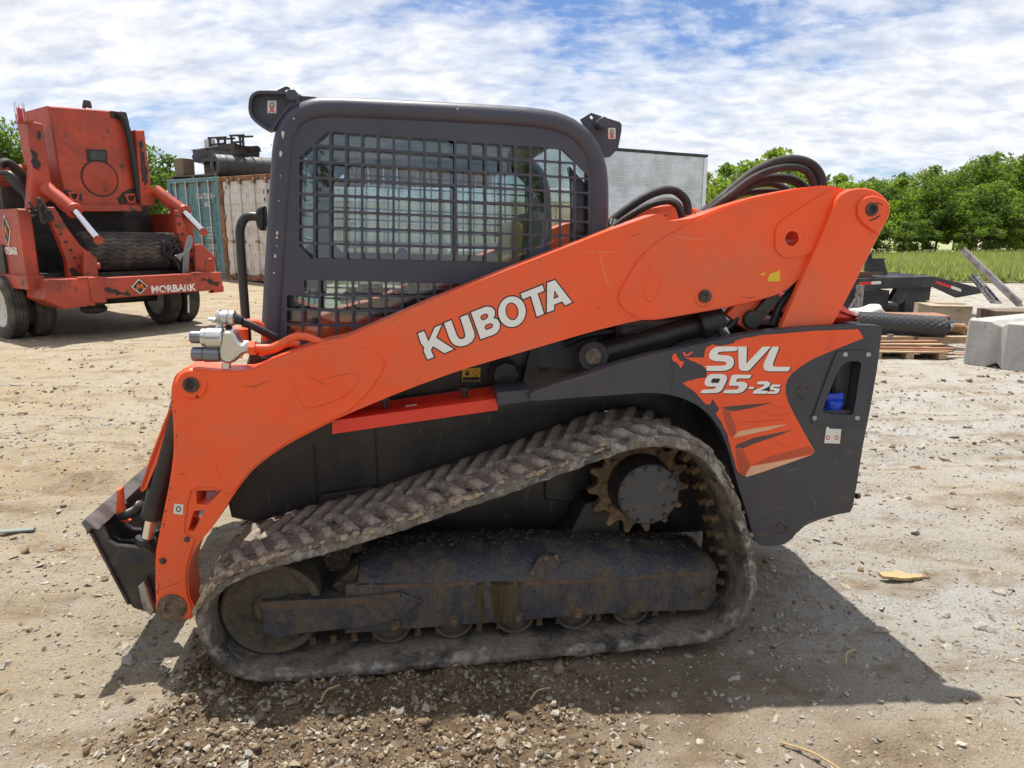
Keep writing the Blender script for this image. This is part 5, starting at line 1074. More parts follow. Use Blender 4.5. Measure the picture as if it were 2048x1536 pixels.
w_ = cthing('wrapped_machine', 'machine part wrapped in black plastic sheet on top of the teal container', 'wrapped machine', (-1.5, .9, 2.86))
WRAP = mat('black_wrap', (.016, .016, .019), .3, bump=.03, bsc=6)
bm = bmesh.new(); bmesh.ops.create_cube(bm, size=1); bmesh.ops.subdivide_edges(bm, edges=bm.edges[:], cuts=5, use_grid_fill=True)
for v_ in bm.verts: v_.co.x = v_.co.x * 1.9 * (1 + .1 * v_.co.z) + .8 + random.uniform(-.04, .04); v_.co.y = v_.co.y * .9 + .3 + random.uniform(-.04, .04); v_.co.z = v_.co.z * .42 + .74 + random.uniform(-.05, .05)
bm.verts.index_update(); MB().add([v_.co.copy() for v_ in bm.verts], [tuple(x.index for x in f.verts) for f in bm.faces]).build('plastic_sheet', WRAP, w_, 60); bm.free()
WOOD = mat('old_wood', (.20, .15, .105), .85, col2=(.11, .085, .065), sc2=9, stretch=(1, 8, 8))
MB().box(-.05, .35, .1, .5, 0, .58, .02).build('wood_post', WOOD, w_); MB().box(.45, .95, .15, .55, 0, .55, .01).build('white_box', CWHITE, w_); MB().box(1.2, 1.3, .3, .4, 0, .55).build('leg', GDARK, w_)
MB().box(-.05, .2, .2, .4, .92, 1.25).build('white_motor', CWHITE, w_)
for (a_, b_) in ((.35, 1.05), (1.35, 1.85)):
    fr_b = MB(); 
    for p0, p1 in (((a_, .1, .92), (a_, .1, 1.26)), ((b_, .1, .92), (b_, .1, 1.22)), ((a_, .4, .92), (a_, .4, 1.26)), ((a_ - .06, .1, 1.25), (b_ + .06, .1, 1.22)), ((a_ - .06, .4, 1.25), (b_ + .06, .4, 1.22)), ((a_, .1, 1.05), (b_, .1, 1.05))): fr_b.beam(p0, p1, .05, .05)
    fr_b.build('steel_frame', GDARK, w_)
d_ = cthing('pallet', 'weathered wooden pallet lying on the teal container roof', 'pallet', (-2.0, .1, 2.86))
for k in range(6): MB().box(.0, 2.2, .05 + k * .2, .17 + k * .2, .09, .115).build('deck_board', WOOD, d_)
for k in range(3): MB().box(.02 + k * 1.02, .12 + k * 1.02, .05, 1.2, 0, .09).build('stringer', WOOD, d_)
st_ = cthing('wood_stump', 'dark wooden block at the left end of the teal container roof', 'wood block', (-1.9, .25, 2.98)); MB().prism(chaikin([(0, 0), (.42, 0), (.44, .5), (.3, .52), (.02, .5)], 1, .1), 0, .4, bev=.02).build('block', WOOD, st_)
ct2 = container(3.1, 2.4, 3.25, 5, RUST, RUST, 'rust brown container rising behind the cab handle, its top above the belt roll', y0=2.2)
# ------------------------------------------------------------------ white van trailer and tan chip bin behind the cab
TF = Frame((7.25, 27.2, .48), math.atan2(2.0, 3.6)); 
TRW = mat('trailer_skin', (.60, .64, .69), .45, .1, col2=(.44, .46, .48), sc2=.8, col3=(.4, .36, .3), sc3=3, lo3=.68, hi3=.8)
tr = TF.root('box_trailer', 'long pale box trailer with horizontal panel lines behind the loader arm', 'trailer')
MB().box(-9.0, 0, 0, 2.5, 1.1, 4.0, .02).build('box_body', TRW, tr)
for k in range(13): MB().box(-8.98, -.12, -.012, .004, 1.3 + k * .205, 1.318 + k * .205).build('panel_line', STEEL, tr)
MB().box(-9.05, .03, -.03, 2.53, 4.0, 4.09).build('top_rail', GDARK, tr); MB().box(-.16, .02, -.035, .1, 1.05, 3.95).build('corner_post', STEEL, tr); MB().box(-9.02, .0, -.03, 2.5, .98, 1.12).build('bottom_rail', STEEL, tr)
for xx in (-1.2, -2.4):
    for yy in (.15, 2.3): t_ = MB().lathe((xx, yy, .5), (0, 1, 0), [(0, .3), (0, .45), (.05, .5), (.25, .5), (.25, .3)], 28, False).build('wheel', TYRE, tr)
MB().box(-8, -7.9, .4, .5, 0, 1.0).box(-8, -7.9, 1.9, 2.0, 0, 1.0).build('landing_leg', GDARK, tr)
BF = Frame((-4.2, 16.6, hz(-3, 16.6)), R(4)); TAN = mat('tan_bin_paint', (.58, .48, .32), .8, col2=(.46, .36, .23), sc2=2, col3=(.22, .13, .07), sc3=5, lo3=.6, hi3=.7)
bn = BF.root('chip_bin', 'tan ribbed chip bin with white top rail seen through the cab window', 'bin')
MB().box(0, 6.4, 0, 2.2, .35, 2.25, .02).build('bin_wall', TAN, bn); MB().box(-.04, 6.44, -.05, 2.25, 2.25, 2.55, .01).build('top_rail', CWHITE, bn)
for k in range(13): MB().box(.06 + k * .52, .16 + k * .52, -.09, .0, .35, 2.25, .01).build('rib', TAN, bn)
for k in range(3): MB().box(.6 + k * 2.4, .9 + k * 2.4, .1, 2.1, 0, .35).build('skid', GDARK, bn)
sd = Frame((-1.2, 14.4, hz(-1, 14.4)), R(5)); rk = sd.root('pipe_rack', 'white pipe rail rack standing before the tan chip bin', 'rack')
for k in range(4): MB().cyl((k * .9, 0, 0), (k * .9, 0, 1.3), .025, n=8).build('post', CWHITE, rk)
for z_ in (.7, 1.25): MB().cyl((-.1, 0, z_), (2.8, 0, z_), .025, n=8).build('rail', CWHITE, rk)
# ------------------------------------------------------------------ the yard's right side: blocks, crate, roller, planks, deck trailer
CONC = mat('concrete', (.42, .41, .385), .85, col2=(.34, .33, .31), sc2=5, lo=.42, hi=.62, col3=(.15, .14, .125), sc3=20, lo3=.62, hi3=.665, bump=.004, bsc=50, stretch=(1, 1, .55))
def block(O, yaw, L_, label, W_=.74, Hh=.585):
    fr = Frame(O, yaw); r_ = fr.root('concrete_block', label, 'concrete block', 'interlocking concrete blocks')
    xs = [0, .022, .27, .31, .37, .43, .47, W_ - .022, W_]; gs = [.02, 0, 0, .025, .06, .025, 0, 0, .02]; vs = []; m = len(xs)
    ylist = [0, .02, L_ - .02, L_]; rg = np.random.default_rng(int(L_ * 100))
    for x, g in zip(xs, gs):
        e = .016
        loop = [(g + e, g), (g, g + e), (g, Hh - g - e), (g + e, Hh - g), (L_ - g - e, Hh - g), (L_ - g, Hh - g - e), (L_ - g, g + e), (L_ - g - e, g)]
        vs += [(x, y + rg.uniform(-.004, .004), z + rg.uniform(-.004, .004)) for y, z in loop]
    fs = [(i * 8 + j, i * 8 + (j + 1) % 8, (i + 1) * 8 + (j + 1) % 8, (i + 1) * 8 + j) for i in range(m - 1) for j in range(8)] + [tuple(range(8)), tuple(range((m - 1) * 8, m * 8))]
    MB().add(vs, fs).build('cast_block', CONC, r_, 30); return r_
b1 = ground_pt(1925, 722); block((b1.x, b1.y, hz(b1.x, b1.y) - .01), R(-61), 1.85, 'big pale concrete block with a V groove down its end, on the gravel')
b2 = ground_pt(2000, 612); block((11.0, 14.9, hz(11, 14.9) + .02), R(-61), 1.6, 'far concrete block past the leaning steel channels')
bx_ = Frame((12.3, 16.5, hz(12, 16.5)), R(-20)).root('black_box', 'small black steel box on the far concrete block side', 'steel box'); MB().box(0, 1.0, 0, .8, .0, 1.0, .02).build('box_shell', GDARK, bx_); MB().box(-.03, 1.03, -.03, .83, 1.0, 1.05).build('lid', BRIGHT, bx_)
PLY = mat('plywood', (.36, .285, .20), .8, col2=(.29, .225, .155), sc2=3, col3=(.18, .14, .1), sc3=8, lo3=.66, hi3=.75, stretch=(1, 1, 5))
PINE = mat('pine_board', (.42, .30, .18), .75, col2=(.33, .22, .13), sc2=6, stretch=(1, 7, 7)); REDWOOD = mat('reddish_board', (.30, .150, .085), .75, col2=(.22, .105, .06), sc2=6, stretch=(1, 6, 6))
crf = Frame((7.05, 11.75, hz(7.5, 12)), R(-10)); cr = crf.root('plywood_crate', 'closed plywood crate with loose lid beside the diamond patterned roller', 'crate')
MB().box(0, .62, 0, .80, .12, .46, .004).build('crate_body', PLY, cr); MB().box(-.03, .60, -.04, .62, .463, .478).build('lid_board', PLY, cr); MB().box(.2, .64, .3, .83, .480, .494).build('lid_board', PLY, cr)
for xx in (.03, .52): MB().box(xx, xx + .09, 0, .8, 0, .118).build('skid', PINE, cr)
link('lettering', text_mesh('TUBLAT', KEYLINE, .36, .39, .09, .02, -.001, .002, .0), cr)
# drum roller with diamond lagging
ra, rb = ground_pt(1738, 660), None
RFm = Frame((5.28, 10.38, hz(5.5, 10.2)), R(-20)); ro = RFm.root('lagged_roller', 'black conveyor drum with diamond rubber lagging and rusty shaft, lying on boards', 'roller')
def lagmat():
    m = bpy.data.materials.new('diamond_lagging'); m.use_nodes = True; t = m.node_tree; p = t.nodes['Principled BSDF']; p.inputs['Base Color'].default_value = (.035, .037, .042, 1); p.inputs['Roughness'].default_value = .45
    return m
LAG = lagmat(); RX0, RX1, RRr, RZ = -.12, 1.02, .150, .36
dr = MB().cyl((RX0, 0, RZ), (RX1, 0, RZ - .03), RRr, n=40, bev=.008).build('drum', LAG, ro)
gm = mat('lagging_rib', (.075, .078, .085), .5)
for sgn in (1, -1):
    for k in range(14):
        pts = []
        for j in range(26):
            f = j / 25; a_ = 2 * math.pi * k / 14 + sgn * f * 5.2; x = RX0 + .01 + (RX1 - RX0 - .02) * f
            pts.append(Vector((x, math.cos(a_) * (RRr + .001), RZ - .03 * f + math.sin(a_) * (RRr + .001))))
        MB().tube(pts, .0042, 4, 0).build('lagging_groove', gm, dr)
MB().cyl((RX1 - .01, 0, RZ - .03), (RX1 + .05, 0, RZ - .03), .095, .07, n=28).build('end_hub', BLACK, dr); MB().cyl((RX1 + .05, 0, RZ - .03), (RX1 + .10, 0, RZ - .03), .055, n=24).build('collar', BRIGHT, dr)
RSH = mat('rusty_shaft', (.33, .19, .075), .7, col2=(.2, .1, .05), sc2=8)
MB().cyl((RX1 + .09, 0, RZ - .03), (RX1 + .24, 0, RZ - .035), .066, n=24, bev=.008).build('shaft', RSH, dr); MB().cyl((RX1 + .2, 0, RZ - .035), (RX1 + .243, 0, RZ - .035), .045, n=16).build('shaft_bore', KEYLINE, dr)
r3 = Frame((6.35, 10.42, hz(6.3, 10.4)), R(-14)).root('shaft_end', 'rusty shaft stub with dark flange just behind the diamond patterned roller', 'shaft'); MB().cyl((-.5, 0, .32), (.30, 0, .28), .11, n=24, bev=.01).build('drum', BLACK, r3); MB().cyl((.30, 0, .28), (.46, 0, .27), .05, n=16, bev=.006).build('shaft', RSH, r3)
def board(O, yaw, Lx, w, t, m, label, pitch=0.0, n='board'):
    r_ = bpy.data.objects.new(n, MB().box(0, Lx, 0, w, 0, t, .002).mesh(n, m)); COL.objects.link(r_); r_.location = O; r_.rotation_euler = (0, -pitch, yaw); tag(r_, label, 'board', 'boards under the roller'); return r_
g0 = hz(5.5, 9.8)
for k, (x, y, z, yw, Lx, w, t, m, lb) in enumerate(((5.1, 9.62, .13, -.02, .62, .11, .045, PINE, 'thick pale board laid flat under the roller end'), (4.95, 9.55, .175, .05, .95, .10, .02, REDWOOD, 'thin reddish board, uppermost of the loose stack by the loader'), (4.9, 9.48, .150, -.03, 1.0, .10, .02, PINE, 'thin pale board, second in the loose stack by the loader'), (4.92, 9.40, .12, -.10, 1.05, .10, .018, REDWOOD, 'thin reddish board sliding off the front of the loose stack'), (4.9, 9.36, .10, -.14, 1.0, .09, .018, REDWOOD, 'reddish board with its end near the gravel under the loose stack'), (5.0, 9.5, .08, -.06, .95, .12, .018, REDWOOD, 'reddish board in the middle of the loose stack'), (5.85, 9.98, .09, .10, .85, .12, .10, PINE, 'squared pine beam carrying the shaft end of the roller'), (5.0, 9.98, .11, .03, .8, .12, .09, PINE, 'squared pine beam carrying the lagged end of the roller'), (5.6, 9.35, .04, -.09, 1.0, .07, .012, REDWOOD, 'long thin reddish lath lying over the gravel'))):
    board((x, y, g0 + z), yw, Lx, w, t, m, lb)
pl = Frame((4.85, 9.25, g0), R(-3)).root('pallet', 'low wooden pallet under the loose boards', 'pallet', None)
for k in range(3): MB().box(.0 + k * .42, .10 + k * .42, 0, .9, 0, .085, .003).build('stringer', PINE, pl)
for k in range(5): MB().box(-.02, .96, .0 + k * .19, .12 + k * .19, .085, .105, .002).build('deck_board', PINE, pl)
stub = Frame((5.28, 9.72, g0 + .17), 0).root('steel_tube_stub', 'short upright square steel tube between roller and boards', 'steel tube'); MB().box(0, .055, 0, .055, 0, .10, .003).build('tube', BRIGHT, stub)
bm = bmesh.new(); bmesh.ops.create_icosphere(bm, subdivisions=3, radius=1)
for v_ in bm.verts: v_.co = Vector((v_.co.x * .26 + .05 * v_.co.z ** 2, v_.co.y * .2, max(-.05, v_.co.z * .11 + .03 * math.sin(v_.co.x * 4)))) * (1 + random.uniform(-.07, .07))
bm.verts.index_update(); sk = MB().add([v_.co.copy() for v_ in bm.verts], [tuple(x.index for x in f.verts) for f in bm.faces]).build('white_sack', mat('woven_sack', (.62, .60, .54), .8, bump=.01, bsc=12), None, 180); bm.free()
sk.location = (5.5, 10.85, hz(5.5, 10.8) + .46); tag(sk, 'white woven sack bulging above the diamond patterned roller', 'sack')
sb = Frame((5.1, 10.65, hz(5.4, 10.6)), R(-6)).root('board_trestle', 'low dark timber stack behind the roller carrying the white sack', 'timber stack')
for k in range(4): MB().box(0, 1.5, 0, .5, .0 + k * .105, .10 + k * .105, .004).build('timber', REDWOOD if k == 3 else WOOD, sb)
# gooseneck deck trailer
DF = Frame((7.2, 13.9, hz(8, 14)), R(3)); dt = DF.root('deck_trailer', 'black low deck trailer with red and white reflective tape and sloping tail', 'trailer')
dP = DF.P; DT = mat('deck_black', (.018, .018, .021), .4, col2=(.04, .04, .042), sc2=3); TAPER = mat('tape_red', (.60, .025, .02), .4); TAPEW = mat('tape_white', (.72, .72, .70), .4)
xa, za = dP(1700, 560, 0); xb, zb = dP(1868, 553, 0); xc, zc = dP(1966, 577, 0)
for y0_ in (0, 2.0):
    MB().prism([(xa - 1.5, za - .02), (xb, zb), (xc, zc), (xc, zc - .09), (xc - .5, zc - .18), (xb + .05, zb - .21), (xa - 1.5, za - .24)], y0_, y0_ + .10, bev=.004).build('deck_beam', DT, dt)
MB().prism([(xb - 1.0, zb + .0), (xb, zb + .004), (xc, zc + .004), (xc, zc - .02), (xb, zb - .02), (xb - 1.0, zb - .03)], .1, 2.0).build('deck_plate', mat('deck_grey', (.20, .21, .23), .35, .3, col2=(.1, .1, .11), sc2=3), dt)
for k in range(4): MB().prism([(xb - .9, zb + .015), (xb, zb + .02), (xc, zc + .02), (xc, zc + .006), (xb, zb + .006), (xb - .9, zb + .003)], .3 + k * .45, .38 + k * .45).build('deck_rib', DT, dt)
def tape(pa, pb, m):
    (u0, v0), (u1, v1) = pa, pb; MB().prism([dP(u0, v0 - 3, 0), dP(u1, v1 - 3, 0), dP(u1, v1 + 3, 0), dP(u0, v0 + 3, 0)], -.004, -.001).build('reflective_tape', m, dt)
tape((1718, 567), (1742, 566), TAPER); tape((1742.5, 566), (1762, 565), TAPEW); tape((1871, 564), (1902, 574), TAPER); tape((1902.5, 574), (1922, 581), TAPEW)
MB().box(xa - .2, xb - .75, .2, 1.8, za - .55, za - .22).build('gooseneck_box', DT, dt); MB().box(xb - .4, xb + .1, .2, .4, hz(8, 14) * 0 + .05, zb - .2).build('support_leg', DT, dt)
MB().prism([(xb - .6, zb - .2), (xb - .2, zb - .2), (xb - .5, zb - .55), (xb - .75, zb - .5)], .15, .3).build('brace', DT, dt)
MB().box(xa + .1, xb - .75, .5, 1.0, za, za + .13).build('brown_beam', mat('brown_steel', (.14, .075, .05), .7), dt); MB().box(xa - .4, xb - 1.3, 1.2, 1.6, za, za + .32).build('tank', BRIGHT, dt)
up_ = MB().prism([(xb - 1.05, za), (xb - .95, za), (xb - .95, za + .5), (xb - 1.05, za + .5)], .6, .68, [[(xb - 1.02, za + .34), (xb - .98, za + .34), (xb - .98, za + .44), (xb - 1.02, za + .44)]]).build('hitch_upright', DT, dt); MB().prism([(xb - .95, za), (xb - .55, za), (xb - .68, za + .36), (xb - .65, za + .4), (xb - .95, za + .40)], .62, .66).build('hitch_plate', DT, dt)
for xx in (xb - 1.6, xb - 2.6): MB().lathe((xx, .2, .38), (0, 1, 0), [(0, .22), (0, .34), (.04, .38), (.24, .38), (.24, .22)], 28, False).build('wheel', TYRE, dt)
pn = Frame((6.05, 12.3, hz(6, 12.3)), 0).root('steel_stand', 'grey steel post stand beside the deck trailer', 'stand'); MB().box(0, .10, 0, .1, 0, .78, .004).build('post', BRIGHT, pn); MB().box(-.3, .35, -.1, .2, 0, .04).build('foot_plate', RUST, pn); MB().beam((-.28, .05, .04), (.0, .05, .55), .05, .03).build('brace', BRIGHT, pn)
# leaning steel channels
def lean(u0, v0, y0, u1, v1, y1, w, h, m, label, k):
    WF = Frame((0, 0, 0), 0); p0, p1 = WF.Q(u0, v0, y0), WF.Q(u1, v1, y1); o = MB().beam(p0, p1, w, .02).beam(p0 + Vector((0, .0, h / 2)), p1 + Vector((0, 0, h / 2)), .02, h)
    r_ = bpy.data.objects.new('steel_channel', None); COL.objects.link(r_); r_.location = p0; tag(r_, label, 'steel channel')
    for nm, q0, q1, ww, hh in (('web', p0, p1, w, .018), ('flange', p0 + Vector((-w * .4, -.05, .03)), p1 + Vector((-w * .4, -.05, .03)), .016, h), ('flange', p0 + Vector((w * .4, .05, .03)), p1 + Vector((w * .4, .05, .03)), .016, h)):
        MB().beam(q0 - p0, q1 - p0, ww, hh).build(nm, m, r_)
lean(2040, 612, 10.9, 1926, 503, 12.3, .11, .09, mat('mauve_steel', (.20, .16, .155), .5, .4, col2=(.33, .32, .33), sc2=4), 'long steel channel leaning up to the left over the deck trailer tail', 0)
lean(1992, 606, 11.3, 1948, 553, 12.2, .16, .05, BRIGHT, 'short grey steel channel leaning under the long one', 1)
fl = Frame((8.0, 11.6, hz(8, 11.6)), R(-8)).root('flat_timbers', 'grey timbers stacked between crate and concrete block', 'timber stack')
for k in range(3): MB().box(0, 1.5, k * .2, .18 + k * .2, 0, .42, .004).build('timber', WOOD, fl)
# ------------------------------------------------------------------ loose things on the near ground
def hull(seed, n=14, jag=.25):
    rg = np.random.default_rng(seed); bm = bmesh.new()
    for _ in range(n):
        d = Vector(rg.normal(size=3)).normalized(); bm.verts.new(d * (1 + rg.uniform(-jag, jag)))
    bmesh.ops.convex_hull(bm, input=bm.verts[:]); bmesh.ops.delete(bm, geom=[v for v in bm.verts if not v.link_faces], context='VERTS'); bmesh.ops.triangulate(bm, faces=bm.faces[:])
    bm.verts.index_update(); r_ = (np.array([v.co[:] for v in bm.verts]), np.array([[v.index for v in f.verts] for f in bm.faces])); bm.free(); return r_
HULLS = [hull(s_, 11) for s_ in range(10)]
ROUND = [hull(s_ + 300, 22, .13) for s_ in range(8)]
def scatter(name, xy, size, flat, mat_, sink=.35, seed=0, kind='stuff', HULLS=HULLS, smooth=False):
    rg = np.random.default_rng(seed); x, y = xy[:, 0], xy[:, 1]; z = height(x, y); cos = []; fas = []; tones = []; b = 0
    hi_ = rg.integers(0, len(HULLS), len(x))
    for k, (hv, hf) in enumerate(HULLS):
        sel = np.where(hi_ == k)[0]
        if not len(sel): continue
        m = len(sel); a = rg.uniform(0, 6.283, m); s_ = size[sel]; sc = np.stack([s_ * rg.uniform(.7, 1.3, m), s_ * rg.uniform(.7, 1.3, m), s_ * rg.uniform(*flat, m)], -1)
        v = hv[None] * sc[:, None]; tl = rg.normal(0, .25, (m, 2)); v[..., 2] += v[..., 0] * tl[:, :1] + v[..., 1] * tl[:, 1:]
        c, s2 = np.cos(a)[:, None], np.sin(a)[:, None]; vx = v[..., 0] * c - v[..., 1] * s2; vy = v[..., 0] * s2 + v[..., 1] * c
        P3 = np.stack([vx + x[sel][:, None], vy + y[sel][:, None], v[..., 2] + (z[sel] + sc[:, 2] * (1 - 2 * sink) * .8)[:, None]], -1)
        cos.append(P3.reshape(-1, 3)); fas.append((hf[None] + (b + np.arange(m) * len(hv))[:, None, None]).reshape(-1, 3)); tones.append(np.repeat(rg.random(m), len(hv))); b += m * len(hv)
    me = fast_mesh(name, np.concatenate(cos), np.concatenate(fas), mat_, smooth, np.concatenate(tones)); o = link(name, me); tag(o, kind=kind); return o
def stonemat(name, stops, bump=.003):
    m = bpy.data.materials.new(name); m.use_nodes = True; t = m.node_tree; p = t.nodes['Principled BSDF']; at = t.nodes.new('ShaderNodeAttribute'); at.attribute_name = 'tone'; c = t.nodes.new('ShaderNodeTexCoord')
    t.links.new(mixc(t, 1.0, ramp(t, at.outputs['Fac'], stops), ramp(t, noise(t, c.outputs['Object'], 60, 6), ((.3, .75), (.7, 1.2))), 'MULTIPLY'), p.inputs['Base Color']); p.inputs['Roughness'].default_value = .92; p.inputs['Specular IOR Level'].default_value = .25
    b = t.nodes.new('ShaderNodeBump'); b.inputs['Distance'].default_value = bump; t.links.new(noise(t, c.outputs['Object'], 150, 5), b.inputs['Height']); t.links.new(b.outputs[0], p.inputs['Normal']); return m
GRAVEL = stonemat('gravel_stone', ((0, (.20, .165, .12)), (.35, (.31, .26, .19)), (.6, (.37, .335, .27)), (.85, (.32, .30, .27)), (1, (.43, .40, .345))))
CLOD = stonemat('soil_clod', ((0, (.13, .092, .058)), (.5, (.21, .152, .096)), (.88, (.28, .21, .135)), (1, (.38, .33, .26))), .006)
def samp(n, seed, ymin=1.05, ymax=9.0, p=1.6):
    rg = np.random.default_rng(seed); y = ymin + (ymax - ymin) * rg.random(n) ** p; x = (rg.random(n) * 2 - 1) * (y * .80 + .25); return np.stack([x, y], -1)
q1 = samp(60000, 1, 1.1, 7.5, 1.6); keepm = np.random.default_rng(3).random(len(q1)) < .22 + .9 * np.clip(fbm(q1[:, 0] * 1.3, q1[:, 1] * 1.9, 4) - .36, 0, .6); q1 = q1[keepm]
scatter('gravel', q1, np.random.default_rng(4).lognormal(math.log(.0058), .48, len(q1)) * (1 + .07 * q1[:, 1]), (.3, .75), GRAVEL, .4, 5)
q2 = samp(6000, 8, 5.0, 17.0, 1.2); scatter('gravel', q2, np.random.default_rng(9).lognormal(math.log(.014), .4, len(q2)), (.3, .7), GRAVEL, .4, 6)
q3 = np.random.default_rng(11).random((70000, 2)) * np.array([2.8, 3.2]) + np.array([-1.8, 1.2]); q3 = q3[np.random.default_rng(12).random(len(q3)) < soil_mask(q3[:, 0], q3[:, 1]) * .75]
scatter('soil_clods', q3, np.random.default_rng(13).lognormal(math.log(.0046), .58, len(q3)).clip(.0022, .016), (.6, 1.0), CLOD, .35, 14, HULLS=ROUND[:4] + HULLS[:4], smooth=True)
q4 = np.random.default_rng(15).random((6000, 2)) * np.array([2.6, 1.6]) + np.array([-1.5, 1.2]); q4 = q4[np.random.default_rng(16).random(len(q4)) < .35 * soil_mask(q4[:, 0], q4[:, 1])]
scatter('gravel', q4, np.random.default_rng(17).lognormal(math.log(.007), .5, len(q4)).clip(.003, .022), (.4, .8), GRAVEL, .3, 18)
q6 = samp(1600, 21, 1.6, 9, 1.0); q6 = q6[fbm(q6[:, 0] * .9 + 7, q6[:, 1] * 2.4, 4) > .54]; scatter('soil_clods', q6, np.random.default_rng(22).lognormal(math.log(.013), .5, len(q6)).clip(.004, .04), (.4, .8), CLOD, .4, 23, HULLS=ROUND, smooth=True)
PALE = mat('pale_stone', (.44, .415, .37), .9, col2=(.33, .30, .25), sc2=30, bump=.003, bsc=90); BROWNST = mat('brown_stone', (.25, .185, .125), .9, col2=(.17, .12, .08), sc2=30, bump=.003, bsc=90)
smesh = {}
for m_, nm in ((PALE, 'p'), (BROWNST, 'b')):
    for k in range(5):
        hv, hf = hull(70 + k, 20, .2); smesh[nm, k] = fast_mesh('stone', hv, hf, m_, False)
def stone(u, v, r, kind='p', fl=.6):
    p = ground_pt(u, v); z = hz(p.x, p.y); rr = r / F * (p - EYE).dot(FW)
    o = link('stone', smesh[kind, random.randrange(5)]); o.location = (p.x, p.y, z + rr * fl * .35); o.scale = (rr, rr * .8, rr * fl); o.rotation_euler = (random.uniform(-.2, .2), random.uniform(-.2, .2), random.uniform(0, 6))
    tag(o, 'pale angular stone lying loose on the yard' if kind == 'p' else 'brown stone or clod lying loose on the yard', 'stone', 'pale stones on the yard' if kind == 'p' else 'brown stones on the yard')
for (u, v, r, k) in ((256, 1312, 17, 'p'), (238, 1345, 8, 'b'), (134, 1346, 7, 'b'), (244, 1362, 8, 'b'), (258, 1393, 9, 'b'), (330, 1340, 9, 'b'), (300, 1408, 9, 'b'), (372, 1488, 10, 'p'), (495, 1520, 13, 'p'), (520, 1442, 16, 'b'), (672, 1500, 14, 'b'), (790, 1398, 11, 'b'), (788, 1490, 15, 'b'), (720, 1442, 7, 'p'), (1098, 1412, 8, 'p'), (1060, 1470, 8, 'p'), (1125, 1472, 9, 'p'), (1190, 1493, 7, 'p'), (1666, 1148, 9, 'p'), (1892, 1222, 12, 'p'), (1998, 1180, 12, 'p'), (1962, 1248, 16, 'p'), (1980, 1252, 14, 'p'), (1480, 1500, 8, 'b'), (1750, 1476, 8, 'p'), (1620, 1480, 7, 'p'), (1815, 1392, 6, 'b'), (1930, 1398, 9, 'b'), (1500, 1298, 8, 'p'), (1350, 1382, 8, 'p'), (60, 1250, 9, 'b'), (210, 1155, 8, 'b'), (140, 1220, 7, 'p'), (90, 1130, 6, 'b'), (1740, 1345, 7, 'p'), (1460, 1395, 9, 'p'), (700, 1530, 10, 'p'), (930, 1500, 8, 'p'), (1010, 1360, 7, 'p'), (1290, 1350, 7, 'p'), (870, 1385, 7, 'p'), (560, 1500, 9, 'b'), (430, 1452, 11, 'b'), (440, 1385, 10, 'b'), (400, 1340, 9, 'b')):
    stone(u, v, r, k)
CHIPW = mat('split_wood', (.46, .33, .17), .8, col2=(.33, .22, .11), sc2=20, stretch=(2, 12, 12))
pc = ground_pt(1802, 1152); wc = MB().prism(rough_edge([(-.10, -.022), (.02, -.03), (.105, -.012), (.10, .008), (.03, .012), (.0, .040), (-.03, .02), (-.105, .012)], .004, 3), 0, .014).build('wood_splinter', CHIPW); wc.location = (pc.x, pc.y, hz(pc.x, pc.y) + .028); wc.rotation_euler = (R(-82), R(4), R(4)); tag(wc, 'broken splinter of yellow wood lying on the gravel behind the loader', 'wood splinter')
pb = ground_pt(20, 1060); sb_ = MB().box(-.12, .12, -.02, .02, 0, .012, .003).build('lath_scrap', mat('grey_green_wood', (.20, .23, .20), .8)); sb_.location = (pb.x, pb.y, hz(pb.x, pb.y) + .012); sb_.rotation_euler = (0, 0, R(12)); tag(sb_, 'short grey green lath lying on the dirt at the yard edge', 'lath')
for (u, v, l_, a_) in ((1625, 1510, .10, -.7), (1700, 1312, .06, .9), (790, 1320, .05, -1.2), (1080, 1395, .05, .8), (660, 1405, .05, 1.2)):
    p = ground_pt(u, v); s_ = MB().tube([(-l_, 0, .006), (0, .012, .012), (l_, -.006, .006)], .0035, 6).build('twig', CHIPW); s_.location = (p.x, p.y, hz(p.x, p.y) + .012); s_.rotation_euler = (0, 0, a_); tag(s_, 'thin dry twig lying on the yard', 'twig', 'twigs on the yard')
# ------------------------------------------------------------------ vegetation
def leafmat(name, dark, lite):
    m = bpy.data.materials.new(name); m.use_nodes = True; t = m.node_tree; t.nodes.clear(); o = t.nodes.new('ShaderNodeOutputMaterial'); at = t.nodes.new('ShaderNodeAttribute'); at.attribute_name = 'tone'
    oi = t.nodes.new('ShaderNodeObjectInfo'); c = ramp(t, at.outputs['Fac'], ((0, dark), (1, lite)))
    c = mixc(t, 1.0, c, ramp(t, oi.outputs['Random'], ((0, (.75, .85, .8)), (1, (1.2, 1.12, .95)))), 'MULTIPLY')
    d = t.nodes.new('ShaderNodeBsdfPrincipled'); d.inputs['Roughness'].default_value = .55; tr_ = t.nodes.new('ShaderNodeBsdfTranslucent'); mx = t.nodes.new('ShaderNodeMixShader'); mx.inputs[0].default_value = .55
    t.links.new(c, d.inputs['Base Color']); t.links.new(mixc(t, 1.0, c, (1.1, 1.25, .5), 'MULTIPLY'), tr_.inputs[0]); t.links.new(d.outputs[0], mx.inputs[1]); t.links.new(tr_.outputs[0], mx.inputs[2]); t.links.new(mx.outputs[0], o.inputs[0]); return m
LEAF = leafmat('tree_leaf', (.055, .098, .020), (.235, .305, .060)); LEAF2 = leafmat('light_leaf', (.11, .17, .025), (.30, .38, .065)); BARK = mat('bark', (.075, .060, .045), .9, bump=.01, bsc=20)
